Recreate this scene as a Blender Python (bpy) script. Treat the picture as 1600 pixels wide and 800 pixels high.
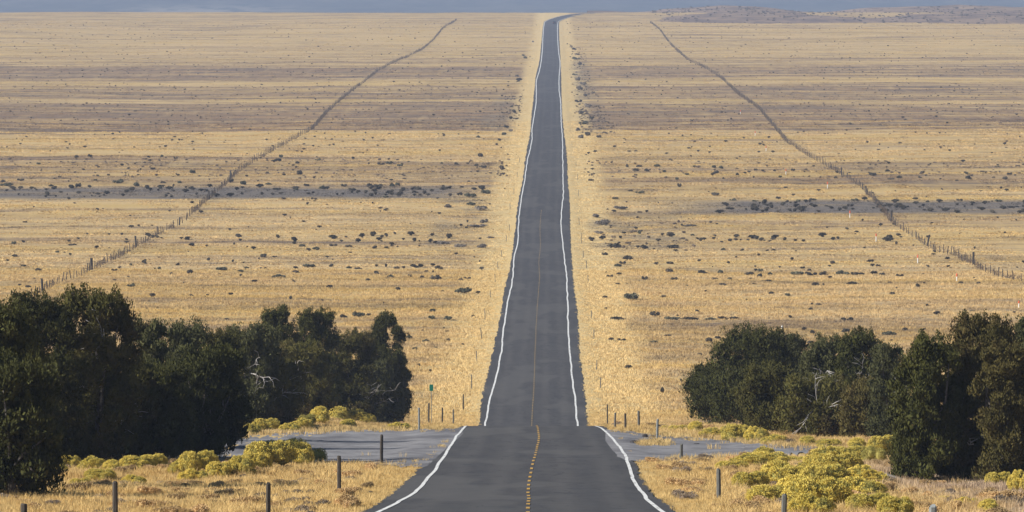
import bpy, math, random
import numpy as np
from mathutils import Vector, noise as mnoise

for o in list(bpy.data.objects): bpy.data.objects.remove(o)
S = bpy.context.scene
COL = S.collection
RNG = np.random.default_rng(7)
random.seed(7)

# ------------------------------------------------------------------ camera, light, exposure
cam_d = bpy.data.cameras.new('camera'); cam = bpy.data.objects.new('camera', cam_d); COL.objects.link(cam)
cam_d.lens = 200; cam_d.sensor_width = 36; cam_d.clip_start = 1; cam_d.clip_end = 60000
F = 1600 * 200 / 36
PITCH = math.atan(480 / F); YAW = math.atan(67 / F)
cam.location = (0, 0, 0); cam.rotation_euler = (math.pi / 2 - PITCH, 0, YAW)
S.camera = cam

SUN_EL, SUN_AZ = math.radians(31), math.radians(-108)      # azimuth clockwise from +Y: low in the left, a little behind the camera
sun_dir = Vector((math.sin(SUN_AZ) * math.cos(SUN_EL), math.cos(SUN_AZ) * math.cos(SUN_EL), math.sin(SUN_EL)))
W = bpy.data.worlds.new('World'); S.world = W; W.use_nodes = True
nt = W.node_tree; sky = nt.nodes.new('ShaderNodeTexSky'); sky.sky_type = 'NISHITA'; sky.sun_disc = False
sky.sun_elevation = SUN_EL; sky.sun_rotation = SUN_AZ; sky.altitude = 1700
nt.links.new(sky.outputs[0], nt.nodes['Background'].inputs[0]); nt.nodes['Background'].inputs[1].default_value = 0.052
sl = bpy.data.lights.new('sun', 'SUN'); so = bpy.data.objects.new('sun', sl); COL.objects.link(so)
sl.energy = 4.2; sl.angle = math.radians(0.55); sl.color = (1, .95, .86)
so.rotation_euler = (-sun_dir).to_track_quat('-Z', 'Y').to_euler(); so.location = (-200, 0, 200)
S.view_settings.view_transform = 'Standard'; S.view_settings.look = 'None'; S.view_settings.exposure = 0.88; S.view_settings.gamma = 1
S.cycles.volume_bounces = 0; S.cycles.max_bounces = 5; S.cycles.diffuse_bounces = 3; S.cycles.transparent_max_bounces = 8
S.cycles.use_denoising = True
try: S.cycles.denoiser = 'OPENIMAGEDENOISE'; S.cycles.denoising_input_passes = 'RGB_ALBEDO_NORMAL'; S.cycles.denoising_prefilter = 'ACCURATE'
except Exception: pass
HAZE = 9.5e-5

# ------------------------------------------------------------------ helpers
def link(o, parent=None):
    COL.objects.link(o)
    if parent is not None: o.parent = parent
    return o
def mesh_np(name, V, Fc, mat=None, smooth=False):
    """V Nx3, Fc MxK (K = 3 or 4) arrays"""
    me = bpy.data.meshes.new(name); V = np.asarray(V, np.float32); Fc = np.asarray(Fc, np.int32)
    M, K = Fc.shape
    me.vertices.add(len(V)); me.vertices.foreach_set('co', V.ravel())
    me.loops.add(M * K); me.loops.foreach_set('vertex_index', Fc.ravel())
    me.polygons.add(M); me.polygons.foreach_set('loop_start', np.arange(0, M * K, K, dtype=np.int32))
    if smooth: me.polygons.foreach_set('use_smooth', np.ones(M, bool))
    me.update(calc_edges=True)
    if mat: me.materials.append(mat)
    return me
def obj(name, me, parent=None): return link(bpy.data.objects.new(name, me), parent)
def tag(o, label=None, cat=None, group=None, kind=None):
    if label: o['label'] = label
    if cat: o['category'] = cat
    if group: o['group'] = group
    if kind: o['kind'] = kind
    return o
def empty(name, loc, rz=0):
    o = bpy.data.objects.new(name, None); o.location = loc; o.rotation_euler = (0, 0, rz); o.empty_display_size = .3
    return link(o)
def merge(parts):
    Vs, Fs, n = [], [], 0
    for V, Fc in parts:
        Vs.append(V); Fs.append(np.asarray(Fc) + n); n += len(V)
    return np.vstack(Vs), np.vstack(Fs)
def tube(pts, rad, seg=6, cap=True):
    pts = [Vector(p) for p in pts]; V = []; Fc = []
    for i, p in enumerate(pts):
        d = (pts[min(i + 1, len(pts) - 1)] - pts[max(i - 1, 0)]).normalized()
        a = d.orthogonal().normalized() if i == 0 else (a - d * a.dot(d)).normalized()
        b = d.cross(a)
        for k in range(seg):
            t = 2 * math.pi * k / seg
            V.append(p + (a * math.cos(t) + b * math.sin(t)) * rad[i])
    n = len(pts)
    for i in range(n - 1):
        for k in range(seg):
            k2 = (k + 1) % seg
            Fc.append((i * seg + k, i * seg + k2, (i + 1) * seg + k2, (i + 1) * seg + k))
    if cap:
        V.append(pts[0]); V.append(pts[-1]); c0, c1 = len(V) - 2, len(V) - 1
        for k in range(seg):
            k2 = (k + 1) % seg
            Fc.append((c0, k2, k, k)); Fc.append((c1, (n - 1) * seg + k, (n - 1) * seg + k2, (n - 1) * seg + k2))
    return np.array([tuple(v) for v in V]), np.array(Fc)
def mesh_py(name, V, Fc, mat, smooth=False):
    me = bpy.data.meshes.new(name)
    fs = []
    for f in Fc:
        g = []
        for i in f:
            if int(i) not in g: g.append(int(i))
        if len(g) > 2: fs.append(g)
    me.from_pydata([tuple(map(float, v)) for v in V], [], fs)
    if smooth:
        for p in me.polygons: p.use_smooth = True
    me.materials.append(mat); return me
def box(cx, cy, cz, sx, sy, sz):
    V = np.array([(cx + a * sx / 2, cy + b * sy / 2, cz + c * sz / 2) for a in (-1, 1) for b in (-1, 1) for c in (-1, 1)])
    Fc = np.array([(0, 1, 3, 2), (4, 6, 7, 5), (0, 4, 5, 1), (2, 3, 7, 6), (0, 2, 6, 4), (1, 5, 7, 3)])
    return V, Fc

# ------------------------------------------------------------------ the lie of the land
def spl(xs, ys):
    xs = np.array(xs, float); ys = np.array(ys, float)
    def f(x):                                             # monotone-ish cubic (Hermite with finite differences)
        x = np.asarray(x, float); i = np.clip(np.searchsorted(xs, x) - 1, 0, len(xs) - 2)
        m = np.gradient(ys, xs); h = xs[i + 1] - xs[i]; t = np.clip((x - xs[i]) / h, 0, 1)
        return ((2*t**3-3*t**2+1)*ys[i] + (t**3-2*t**2+t)*h*m[i] + (-2*t**3+3*t**2)*ys[i+1] + (t**3-t**2)*h*m[i+1])
    return f
far = [(510,-39.9),(600,-42.5),(700,-43.6),(800,-45.2),(930,-46.6),(1050,-45.2),(1200,-44.4),(1500,-45.3),(1800,-45.9),
       (2200,-45.3),(2600,-44.6),(2950,-41.8),(3300,-40.6),(3500,-39.6),(3650,-41),(4000,-50),(5000,-75),(6500,-100),(12000,-110),(30000,-110)]
near = [(-400,10),(-100,1.5),(0,-3.9),(50,-7.6),(100,-11.2),(151.6,-15.0),(180,-17.3),(202,-18.85),(223,-20.2),(255,-22.45),(320,-26.95)]
z_road = spl(*zip(*(near + [(338,-28.65),(360,-30.85),(400,-34.5),(430,-36.75),(452,-37.9)] + far)))
z_side = spl(*zip(*(near + [(350,-29.0),(382,-31.3),(405,-33.6),(430,-36.1),(452,-37.6),(470,-38.4)] + far)))
def sstep(a, b, x):
    t = np.clip((np.asarray(x, float) - a) / (b - a), 0, 1); return t * t * (3 - 2 * t)
def vnoise(x, y, seed=0):
    x = np.asarray(x, float); y = np.asarray(y, float)
    xi = np.floor(x).astype(np.int64); yi = np.floor(y).astype(np.int64); fx = x - xi; fy = y - yi
    fx = fx*fx*(3-2*fx); fy = fy*fy*(3-2*fy)
    def h(a, b):
        n = (a * 374761393 + b * 668265263 + seed * 1442695041) & 0xffffffff
        n = ((n ^ (n >> 13)) * 1274126177) & 0xffffffff
        return ((n ^ (n >> 16)) & 0xffff) / 65535.0
    return (h(xi,yi)*(1-fx)+h(xi+1,yi)*fx)*(1-fy) + (h(xi,yi+1)*(1-fx)+h(xi+1,yi+1)*fx)*fy
XC = -1.5
def ground(X, Y):
    X = np.asarray(X, float); Y = np.asarray(Y, float)
    d = np.abs(X - XC); k = sstep(6.2, 15, d)
    z = z_road(Y) * (1 - k) + z_side(Y) * k
    z = z - 0.10 * sstep(4.6, 6.2, d) + 0.02
    bump = (vnoise(X * .35, Y * .35, 3) - .5) * .22 + (vnoise(X * .08, Y * .08, 5) - .5) * .5
    z = z + bump * sstep(6.5, 13, d) * sstep(-50, 100, Y)
    z = z + (vnoise(X * .01 + 3, Y * .004, 8) - .5) * 1.6 * sstep(20, 120, d) * sstep(700, 1200, Y)
    return z
# pixel of the photo -> a place on the ground
cb = cam.rotation_euler.to_matrix()
def ray(px, py):
    v = cb @ Vector(((px - 800) / F, (400 - py) / F, -1)); return v / v.y
def on_ground(px, py, lo=105, hi=3600, road=False):
    v = ray(px, py)
    Y = np.concatenate([np.arange(lo, min(600, hi), .5), np.arange(max(600, lo), hi, 2.)]) if lo < 600 else np.arange(lo, hi, 2.)
    zz = z_road(Y) if road else ground(v.x * Y, Y)
    below = np.nonzero(v.z * Y <= zz)[0]
    y = Y[below[0]] if len(below) else Y[-1]
    return Vector((v.x * y, y, float(ground(v.x * y, y))))
def proj(x, y, z):
    v = cb.transposed() @ Vector((x, y, z)); return 800 + F * v.x / -v.z, 400 - F * v.y / -v.z
def mpp(Y): return Y / F                                   # metres per photo pixel

# ------------------------------------------------------------------ materials
def new_mat(name, rough=.9):
    m = bpy.data.materials.new(name); m.use_nodes = True
    b = m.node_tree.nodes['Principled BSDF']; b.inputs['Roughness'].default_value = rough
    b.inputs['Specular IOR Level'].default_value = .2
    return m, m.node_tree, b
class NB:
    def __init__(s, t): s.t = t
    def n(s, typ, **k):
        n = s.t.nodes.new(typ)
        for a, v in k.items(): setattr(n, a, v)
        return n
    def sock(s, i, v):
        if isinstance(v, bpy.types.NodeSocket): s.t.links.new(v, i)
        elif v is not None: i.default_value = v
    def math(s, op, a, b=None, c=None, clamp=False):
        n = s.n('ShaderNodeMath', operation=op, use_clamp=clamp); s.sock(n.inputs[0], a); s.sock(n.inputs[1], b); s.sock(n.inputs[2], c); return n.outputs[0]
    def mix(s, f, a, b, blend='MIX'):
        n = s.n('ShaderNodeMix', data_type='RGBA', blend_type=blend)
        s.sock(n.inputs[0], f); s.sock(n.inputs[6], a); s.sock(n.inputs[7], b); return n.outputs[2]
    def noise(s, vec, scale, detail=3, rough=.55, out=0):
        n = s.n('ShaderNodeTexNoise'); s.sock(n.inputs['Vector'], vec); n.inputs['Scale'].default_value = scale
        n.inputs['Detail'].default_value = detail; n.inputs['Roughness'].default_value = rough; return n.outputs[out]
    def mapv(s, vec, sc, loc=(0,0,0)):
        n = s.n('ShaderNodeMapping'); s.sock(n.inputs[0], vec); n.inputs['Scale'].default_value = sc; n.inputs['Location'].default_value = loc; return n.outputs[0]
    def ramp(s, f, stops, interp='LINEAR'):
        n = s.n('ShaderNodeValToRGB'); cr = n.color_ramp; cr.interpolation = interp
        while len(cr.elements) < len(stops): cr.elements.new(.5)
        for e, (p, c) in zip(cr.elements, stops):
            e.position = p; e.color = (c, c, c, 1) if not isinstance(c, tuple) else (*c, 1)
        s.sock(n.inputs[0], f); return n.outputs[0]
    def mr(s, v, a, b, c=0., d=1., smooth=False):
        n = s.n('ShaderNodeMapRange'); n.clamp = True
        if smooth: n.interpolation_type = 'SMOOTHSTEP'
        s.sock(n.inputs[0], v)
        for i, q in zip(range(1, 5), (a, b, c, d)): n.inputs[i].default_value = q
        return n.outputs[0]
C4 = lambda c: (*c, 1)

# one colour field for the soil and for the dry grass that grows on it
def plain_group():
    g = bpy.data.node_groups.new('plain colour', 'ShaderNodeTree')
    g.interface.new_socket('Color', in_out='OUTPUT', socket_type='NodeSocketColor')
    g.interface.new_socket('Dark', in_out='OUTPUT', socket_type='NodeSocketFloat')
    b = NB(g); out = b.n('NodeGroupOutput'); geo = b.n('ShaderNodeNewGeometry'); P = geo.outputs['Position']
    sep = b.n('ShaderNodeSeparateXYZ'); g.links.new(P, sep.inputs[0]); X, Y = sep.outputs[0], sep.outputs[1]
    flat = b.mapv(P, (1, 1, 0))
    warp = b.math('MULTIPLY', b.math('SUBTRACT', b.noise(b.mapv(flat, (.006, .02, 0)), 1, 4), .5), 170)
    warpk = b.mr(Y, 500, 1800, .25, 1.)
    Yw = b.math('ADD', Y, b.math('MULTIPLY', warp, warpk))
    st = [(0,0),(460,.22),(560,.12),(620,.22),(650,.42),(668,.3),(690,.1),(760,.14),(800,.05),(850,.3),(875,.12),(905,.4),(925,.15),(960,.28),(1000,.14),(1060,.2),(1110,.55),(1190,.5),(1215,.12),
          (1400,.04),(1428,.9),(1600,.95),(1690,.8),(1705,.25),(1735,.3),(1760,.85),(1900,.7),(1930,.25),(1990,.3),(2040,.9),(2190,.8),(2240,.3),(2330,.55),(2400,.2),(2900,.12),(3300,.35)]
    sA = [q for q in st if q[0] <= 1060]; sB = [(p, v) for p, v in st if p > 1060]
    dark = b.mix(b.math('GREATER_THAN', Yw, 1060), b.ramp(b.math('DIVIDE', Yw, 1100), [(p / 1100, v) for p, v in sA]), b.ramp(b.math('DIVIDE', Yw, 3400), [(1061/3400, .2)] + [(p / 3400, v) for p, v in sB]))
    # streaks that run across the plain, patches, and fine mottling
    n1 = b.noise(b.mapv(flat, (.0035, .035, 0)), 1, 5, .65)
    n2 = b.noise(b.mapv(flat, (.02, .09, 0), (7, 3, 0)), 1, 5, .65)
    n3 = b.noise(b.mapv(flat, (.25, .3, 0)), 1, 4, .7)
    s = b.math('ADD', b.math('MULTIPLY', b.math('SUBTRACT', n1, .5), 2.1), b.math('MULTIPLY', b.math('SUBTRACT', n2, .5), 2.2))
    s = b.math('ADD', s, b.math('MULTIPLY', b.math('SUBTRACT', n3, .5), 1.3))
    amp = b.mr(Y, 420, 1500, 1.0, 1.25)
    dk = b.math('ADD', dark, b.math('MULTIPLY', s, amp), clamp=True)
    big = b.mr(b.noise(b.mapv(flat, (.012, .05, 0), (3, 8, 0)), 1, 5, .7), .5, .68)
    dk = b.math('ADD', dk, b.math('MULTIPLY', big, b.mr(Y, 420, 1500, .22, .12)), clamp=True)
    verge = b.mr(b.math('ABSOLUTE', b.math('SUBTRACT', X, XC + .3)), 7.5, 12.5, 1, 0, True)
    vergen = b.math('ADD', verge, b.math('MULTIPLY', b.math('SUBTRACT', b.noise(b.mapv(flat, (.3, .02, 0)), 1, 3), .5), .9), clamp=True)
    vergen = b.math('MULTIPLY', vergen, b.mr(Y, 380, 480))
    dk = b.math('MULTIPLY', dk, b.math('SUBTRACT', 1, b.math('MULTIPLY', vergen, .8)))
    gold = b.mix(b.mr(n3, .35, .65), C4(GOLD_A), C4(GOLD_B))
    gold = b.mix(b.mr(b.noise(b.mapv(flat, (.01, .05, 0), (1, 9, 0)), 1, 4), .42, .66), gold, C4(GOLD_C))
    mauve = b.mix(b.mr(n2, .4, .62), C4(MAUVE_A), C4(MAUVE_B))
    c = b.mix(b.math('MULTIPLY', dk, .95), gold, mauve)
    c = b.mix(b.math('MULTIPLY', vergen, .75), c, C4(STRAW))
    # near slope: warmer, with pale bare patches at far right
    c2 = b.mix(b.mr(b.noise(flat, .22, 4, .6), .35, .7), C4(NEAR_A), C4(NEAR_B))
    c2 = b.mix(b.mr(b.noise(flat, .9, 3, .6), .55, .75), c2, C4(NEAR_C))
    c = b.mix(b.mr(Y, 520, 350), c, c2)
    bare = b.math('MULTIPLY', b.mr(X, 9.5, 12.5), b.math('MULTIPLY', b.mr(Y, 250, 215), b.mr(b.noise(flat, .25, 3), .36, .5)))
    c = b.mix(b.math('MULTIPLY', bare, .85), c, C4(BARE))
    # grey dry wash running across the plain
    Yv = b.math('ADD', Y, b.math('MULTIPLY', b.math('SUBTRACT', b.noise(b.mapv(flat, (.04, .03, 0)), 1, 3), .5), 22))
    wl = b.math('MULTIPLY', b.math('MULTIPLY', b.mr(Yv, 1030, 1040), b.mr(Yv, 1082, 1068)), b.mr(X, -12, -22))
    wr = b.math('MULTIPLY', b.math('MULTIPLY', b.mr(Yv, 985, 992), b.mr(Yv, 1032, 1022)), b.mr(X, 14, 34))
    ws = b.math('MULTIPLY', b.math('ADD', wl, wr, clamp=True), b.mr(b.noise(b.mapv(flat, (.03, .1, 0), (5, 5, 0)), 1, 3), .25, .5, .6, 1.))
    c = b.mix(ws, c, C4(WASH))
    # dusky soil belts along the verges of the far straight
    def blt(x0, x1, y0, y1, th): return b.math('MULTIPLY', b.math('MULTIPLY', b.math('MULTIPLY', b.mr(X, x0, x0+2.5), b.mr(X, x1, x1-5)), b.math('MULTIPLY', b.mr(Y, y0, y0+15), b.mr(Y, y1, y1-15))), b.mr(b.noise(b.mapv(flat, (.07,.055,0)), 1, 5, .7), th+.02, th+.16))
    bl = b.math('ADD', b.math('ADD', blt(4.5,24,865,1000,.42), blt(5,15,1380,2300,.4), clamp=True), b.math('ADD', blt(-20,-8.5,1420,1780,.42), blt(-22,-8.5,850,1060,.46), clamp=True), clamp=True)
    c = b.mix(b.math('MULTIPLY', bl, .7), c, C4((.20,.165,.12)))
    g.links.new(c, out.inputs[0]); g.links.new(dk, out.inputs[1]); return g
GOLD_A=(.495,.35,.160); GOLD_B=(.56,.415,.215); GOLD_C=(.48,.335,.125); MAUVE_A=(.25,.16,.092); MAUVE_B=(.145,.11,.085); STRAW=(.61,.46,.225)
NEAR_A=(.45,.31,.125); NEAR_B=(.53,.395,.185); NEAR_C=(.36,.26,.13); BARE=(.36,.27,.20); WASH=(.155,.135,.118)
PG = plain_group()
def plain_mat(name, gain, var=0., bump=False, straw=None):
    m, t, bs = new_mat(name, 1.); b = NB(t); g = b.n('ShaderNodeGroup'); g.node_tree = PG
    col = g.outputs[0]
    if var:
        oi = b.n('ShaderNodeObjectInfo'); r = oi.outputs['Random']
        col = b.mix(1, col, b.ramp(r, [(0, (1-var,)*3), (.6, (1,1,1)), (1, (1+var*.8, 1+var*.75, 1+var*.6))]), 'MULTIPLY')
    if gain != 1: col = b.mix(1, col, (gain, gain, gain, 1), 'MULTIPLY')
    t.links.new(col, bs.inputs['Base Color'])
    if bump:
        geo = b.n('ShaderNodeNewGeometry'); bp = b.n('ShaderNodeBump'); bp.inputs['Strength'].default_value = .8; bp.inputs['Distance'].default_value = .25
        b.sock(bp.inputs['Height'], b.noise(geo.outputs['Position'], 1.1, 4, .7)); t.links.new(bp.outputs[0], bs.inputs['Normal'])
    bs.inputs['Specular IOR Level'].default_value = .05
    if var:
        tl = b.n('ShaderNodeBsdfTranslucent'); t.links.new(col, tl.inputs[0]); mx = b.n('ShaderNodeMixShader'); mx.inputs[0].default_value = .35
        t.links.new(bs.outputs[0], mx.inputs[1]); t.links.new(tl.outputs[0], mx.inputs[2]); t.links.new(mx.outputs[0], t.nodes['Material Output'].inputs[0])
    return m
M_ground = plain_mat('dry ground', .92, 0, True)
M_grass = plain_mat('dry grass', 1.3, .12)

def noisy_mat(name, c1, c2, scale, rough=.9, spec=.15, rnd=0., c3=None, stretch=(1,1,1), bump=0):
    m, t, bs = new_mat(name, rough); b = NB(t); tc = b.n('ShaderNodeTexCoord')
    v = b.mapv(tc.outputs['Object'], stretch)
    col = b.mix(b.mr(b.noise(v, scale, 4, .6), .35, .65), C4(c1), C4(c2))
    if c3: col = b.mix(b.mr(b.noise(v, scale * .35, 3, .6), .52, .68), col, C4(c3))
    if rnd:
        r = b.n('ShaderNodeObjectInfo').outputs['Random']
        col = b.mix(1, col, b.ramp(r, [(0, (1-rnd,)*3), (1, (1+rnd, 1+rnd*.8, 1+rnd*.6))]), 'MULTIPLY')
    t.links.new(col, bs.inputs['Base Color']); bs.inputs['Specular IOR Level'].default_value = spec
    if bump:
        bp = b.n('ShaderNodeBump'); bp.inputs['Strength'].default_value = bump; bp.inputs['Distance'].default_value = .02
        b.sock(bp.inputs['Height'], b.noise(v, scale * 4, 4, .7)); t.links.new(bp.outputs[0], bs.inputs['Normal'])
    return m
M_jun = [noisy_mat('juniper dark green', (.038,.042,.011), (.068,.069,.017), 1.3, .75, .12, .2),
         noisy_mat('juniper olive', (.060,.060,.015), (.095,.086,.022), 1.2, .75, .12, .2, (.07,.05,.022)),
         noisy_mat('juniper brownish', (.070,.062,.018), (.10,.082,.025), 1.1, .75, .12, .15, (.10,.060,.025)),
         noisy_mat('juniper grey green', (.056,.060,.023), (.085,.086,.034), 1.1, .75, .12, .15)]
M_bark = noisy_mat('grey juniper bark', (.10,.085,.072), (.19,.17,.15), 6, .95, .1, 0, None, (4,4,.7), .5)
M_dead = noisy_mat('bleached dead wood', (.30,.28,.27), (.46,.44,.42), 5, .9, .1, 0, None, (4,4,.7))
M_rabg = noisy_mat('rabbitbrush stems', (.27,.25,.07), (.38,.33,.10), 2.5, .85, .1, .15)
M_raby = noisy_mat('rabbitbrush flowers', (.58,.46,.09), (.66,.54,.14), 3, .85, .1, .14, (.48,.40,.10))
M_sage = noisy_mat('sagebrush', (.06,.056,.044), (.105,.095,.075), 1.5, .9, .1, .35, (.12,.09,.06))
M_sageg = noisy_mat('grey green sagebrush', (.085,.09,.06), (.135,.135,.095), 1.5, .9, .1, .3)
M_scrub = noisy_mat('low scrub', (.19,.155,.125), (.26,.215,.17), .8, .9, .1, .4)
M_post = noisy_mat('weathered post', (.085,.085,.08), (.15,.15,.14), 7, .9, .2, .15, None, (3,3,.6))
M_postd = noisy_mat('dark creosoted post', (.035,.032,.03), (.075,.065,.055), 7, .9, .2, .15, None, (3,3,.6))
M_postg = noisy_mat('galvanised post', (.15,.16,.155), (.22,.23,.225), 8, .5, .4)
M_green = noisy_mat('green sign sheet', (.0,.13,.085), (.004,.16,.11), 2, .4, .4)
M_white = noisy_mat('white plastic', (.72,.72,.70), (.80,.80,.78), 5, .5, .3)
M_red = noisy_mat('orange red plastic', (.60,.09,.03), (.68,.13,.05), 5, .5, .3)
M_wire = noisy_mat('rusty wire', (.10,.07,.05), (.16,.13,.11), 5, .7, .3)
M_weed = noisy_mat('caught tumbleweed', (.12,.09,.065), (.19,.145,.10), 2, .95, .05, .2)
M_black = noisy_mat('black rubber', (.012,.012,.012), (.02,.02,.02), 9, .8, .3)
M_carp = noisy_mat('dark car paint', (.02,.022,.028), (.025,.027,.033), 1, .3, .5)
M_glass = noisy_mat('car glass', (.02,.025,.03), (.03,.035,.04), 1, .1, .6)

# asphalt
def asphalt():
    m, t, bs = new_mat('asphalt', .85); b = NB(t); geo = b.n('ShaderNodeNewGeometry'); P = geo.outputs['Position']
    flat = b.mapv(P, (1,1,0)); uv = b.n('ShaderNodeUVMap'); sep = b.n('ShaderNodeSeparateXYZ'); t.links.new(uv.outputs[0], sep.inputs[0]); u = sep.outputs[0]
    c = b.mix(b.mr(b.noise(b.mapv(flat, (1.2,.10,0)), 1, 4, .65), .35, .68), C4((.042,.039,.040)), C4((.060,.056,.054)))
    # wheel tracks: u is metres from the centre line
    def track(x0, w): return b.mr(b.math('ABSOLUTE', b.math('SUBTRACT', u, x0)), w, .05, 0, 1, True)
    tr = b.math('ADD', b.math('ADD', track(-2.7,.55), track(-1.1,.55)), b.math('ADD', track(1.1,.55), track(2.7,.55)), clamp=True)
    c = b.mix(b.math('MULTIPLY', tr, b.mr(b.noise(b.mapv(flat, (.3,.02,0)), 1, 3), .3, .7, .2, .75)), c, C4((.074,.069,.066)))
    c = b.mix(b.math('MULTIPLY', b.mr(b.noise(b.mapv(flat, (.5,.22,0),(4,2,0)), 1, 5, .7), .56, .62), .75), c, C4((.034,.034,.037)))
    oil = b.math('MULTIPLY', b.math('ADD', track(-1.9,.4), track(1.9,.4)), b.mr(b.noise(b.mapv(flat, (.3,.03,0),(9,2,0)), 1, 3), .4, .6))
    c = b.mix(b.math('MULTIPLY', oil, .3), c, C4((.040,.040,.043)))
    c = b.mix(b.math('MULTIPLY', b.mr(b.noise(P, 14, 2), .55, .7), .3), c, C4((.085,.08,.077)))
    crk = b.math('MULTIPLY', b.mr(b.math('ABSOLUTE', b.math('SUBTRACT', b.noise(b.mapv(flat, (.35,.12,0),(3,7,0)), 1, 3), .5)), .009, .0), .85)
    c = b.mix(crk, c, C4((.02,.02,.022)))
    c = b.mix(b.math('MULTIPLY', b.mr(b.noise(b.mapv(flat, (.15,.03,0),(8,1,0)), 1, 2), .54, .57), .5), c, C4((.084,.079,.074)))
    t.links.new(c, bs.inputs['Base Color']); bs.inputs['Specular IOR Level'].default_value = .3
    bp = b.n('ShaderNodeBump'); bp.inputs['Strength'].default_value = .25; bp.inputs['Distance'].default_value = .01
    b.sock(bp.inputs['Height'], b.noise(P, 9, 3)); t.links.new(bp.outputs[0], bs.inputs['Normal'])
    return m
M_asph = asphalt()
def paint(name, c, wear):
    m, t, bs = new_mat(name, .7); b = NB(t); geo = b.n('ShaderNodeNewGeometry'); P = geo.outputs['Position']
    f = b.mr(b.noise(b.mapv(P, (6,.5,0)), 1, 4, .7), wear, wear + .2)
    col = b.mix(f, C4(c), C4((.15,.14,.12))); t.links.new(col, bs.inputs['Base Color']); return m
M_wl = paint('white road paint', (.66,.66,.64), .52)
M_yl = paint('yellow road paint', (.50,.29,.05), .5)
M_yl2 = paint('faded yellow road paint', (.33,.22,.07), .46)
M_gravel = noisy_mat('grey gravel', (.15,.146,.152), (.24,.234,.238), .9, .95, .1, 0, (.115,.112,.12), (1,.3,1), 1.)
M_track = noisy_mat('pinkish dirt track', (.29,.225,.19), (.36,.29,.245), .5, .95, .1)

# ------------------------------------------------------------------ ground sheet
def axis(segs):
    out = []
    for a, b_, st in segs: out += list(np.arange(a, b_, st))
    return np.array(out)
gy = np.concatenate([axis([(-400,100,20),(100,480,1.25),(480,1000,5),(1000,3700,12)]), np.geomspace(3700, 30000, 24)])
gx1 = axis([(0,14,.5),(14,70,1.6),(70,500,14)]); gx1 = np.concatenate([gx1, np.geomspace(500, 12000, 16)])
gx = np.concatenate([-gx1[::-1][:-1], gx1]) + XC
GX, GY = np.meshgrid(gx, gy); GZ = ground(GX, GY)
V = np.stack([GX.ravel(), GY.ravel(), GZ.ravel()], 1); nx, ny = len(gx), len(gy)
idx = np.arange(nx * ny).reshape(ny, nx)
Fc = np.stack([idx[:-1,:-1].ravel(), idx[:-1,1:].ravel(), idx[1:,1:].ravel(), idx[1:,:-1].ravel()], 1)
tag(obj('ground', mesh_np('ground', V, Fc, M_ground, True)), kind='structure')

# ------------------------------------------------------------------ far valley side and low hill (structure)
def hills_mat():
    m, t, bs = new_mat('distant wooded slope', 1.); b = NB(t); geo = b.n('ShaderNodeNewGeometry'); P = geo.outputs['Position']
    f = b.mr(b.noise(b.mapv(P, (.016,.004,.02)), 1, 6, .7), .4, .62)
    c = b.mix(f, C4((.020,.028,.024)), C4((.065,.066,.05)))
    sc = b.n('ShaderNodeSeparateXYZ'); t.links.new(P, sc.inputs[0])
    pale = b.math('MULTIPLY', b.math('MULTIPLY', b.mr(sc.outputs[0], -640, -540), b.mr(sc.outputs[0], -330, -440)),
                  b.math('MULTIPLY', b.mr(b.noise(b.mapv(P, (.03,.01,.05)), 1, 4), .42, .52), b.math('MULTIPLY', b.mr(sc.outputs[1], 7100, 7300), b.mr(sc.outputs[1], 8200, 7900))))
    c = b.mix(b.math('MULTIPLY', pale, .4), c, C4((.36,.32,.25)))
    t.links.new(c, bs.inputs['Base Color']); bs.inputs['Specular IOR Level'].default_value = 0; return m
hx = np.linspace(-5000, 5000, 120); hy = np.concatenate([np.linspace(6200, 9000, 50), np.linspace(9100, 14000, 30)])
HX, HY = np.meshgrid(hx, hy)
HZ = -112 + 45 * sstep(6300, 9000, HY) + 160 * sstep(8200, 13500, HY) + (vnoise(HX/260, HY/300, 21)-.5)*9*sstep(6300,7600,HY) + (vnoise(HX/900, HY/900, 22)-.5)*40*sstep(8000,11000,HY)
idx = np.arange(HX.size).reshape(HX.shape)
Fc = np.stack([idx[:-1,:-1].ravel(), idx[:-1,1:].ravel(), idx[1:,1:].ravel(), idx[1:,:-1].ravel()], 1)
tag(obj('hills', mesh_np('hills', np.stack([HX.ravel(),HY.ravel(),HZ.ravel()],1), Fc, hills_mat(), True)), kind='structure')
def lowhill_mat():
    m, t, bs = new_mat('scrubby low hill', 1.); b = NB(t); geo = b.n('ShaderNodeNewGeometry'); P = geo.outputs['Position']
    f = b.mr(b.noise(b.mapv(P, (.05,.012,.2)), 1, 6, .7), .42, .6)
    c = b.mix(f, C4((.25,.185,.135)), C4((.135,.105,.092)))
    t.links.new(c, bs.inputs['Base Color']); bs.inputs['Specular IOR Level'].default_value = 0; return m
# crest line of the low hill, as (photo x, photo y)
crest = [(985,21),(1010,18),(1060,13),(1130,8),(1190,11),(1240,17),(1290,20),(1350,15),(1420,11),(1500,9),(1600,12),(1750,10),(2000,14)]
Yc = 3950
cxs = [ray(px, 0).x * Yc for px, _ in crest]; czs = [ray(px, py).z * Yc for px, py in crest]
lx = np.linspace(cxs[0] - 30, cxs[-1], 180); ly = np.linspace(3080, 4700, 70)
LX, LY = np.meshgrid(lx, ly)
cz = np.interp(LX, cxs, czs) + (vnoise(LX/22, LX*0, 31)-.5)*1.2
t_ = np.where(LY < Yc, sstep(3080, Yc, LY), sstep(4700, Yc, LY) if False else 1 - sstep(Yc, 4700, LY))
base = np.where(LY < Yc, np.maximum(z_road(LY), -41.4) - 1.2 + 2.6*sstep(3080, 3260, LY), -66)
edge = sstep(cxs[0]-30, cxs[0]+25, LX)
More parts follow.
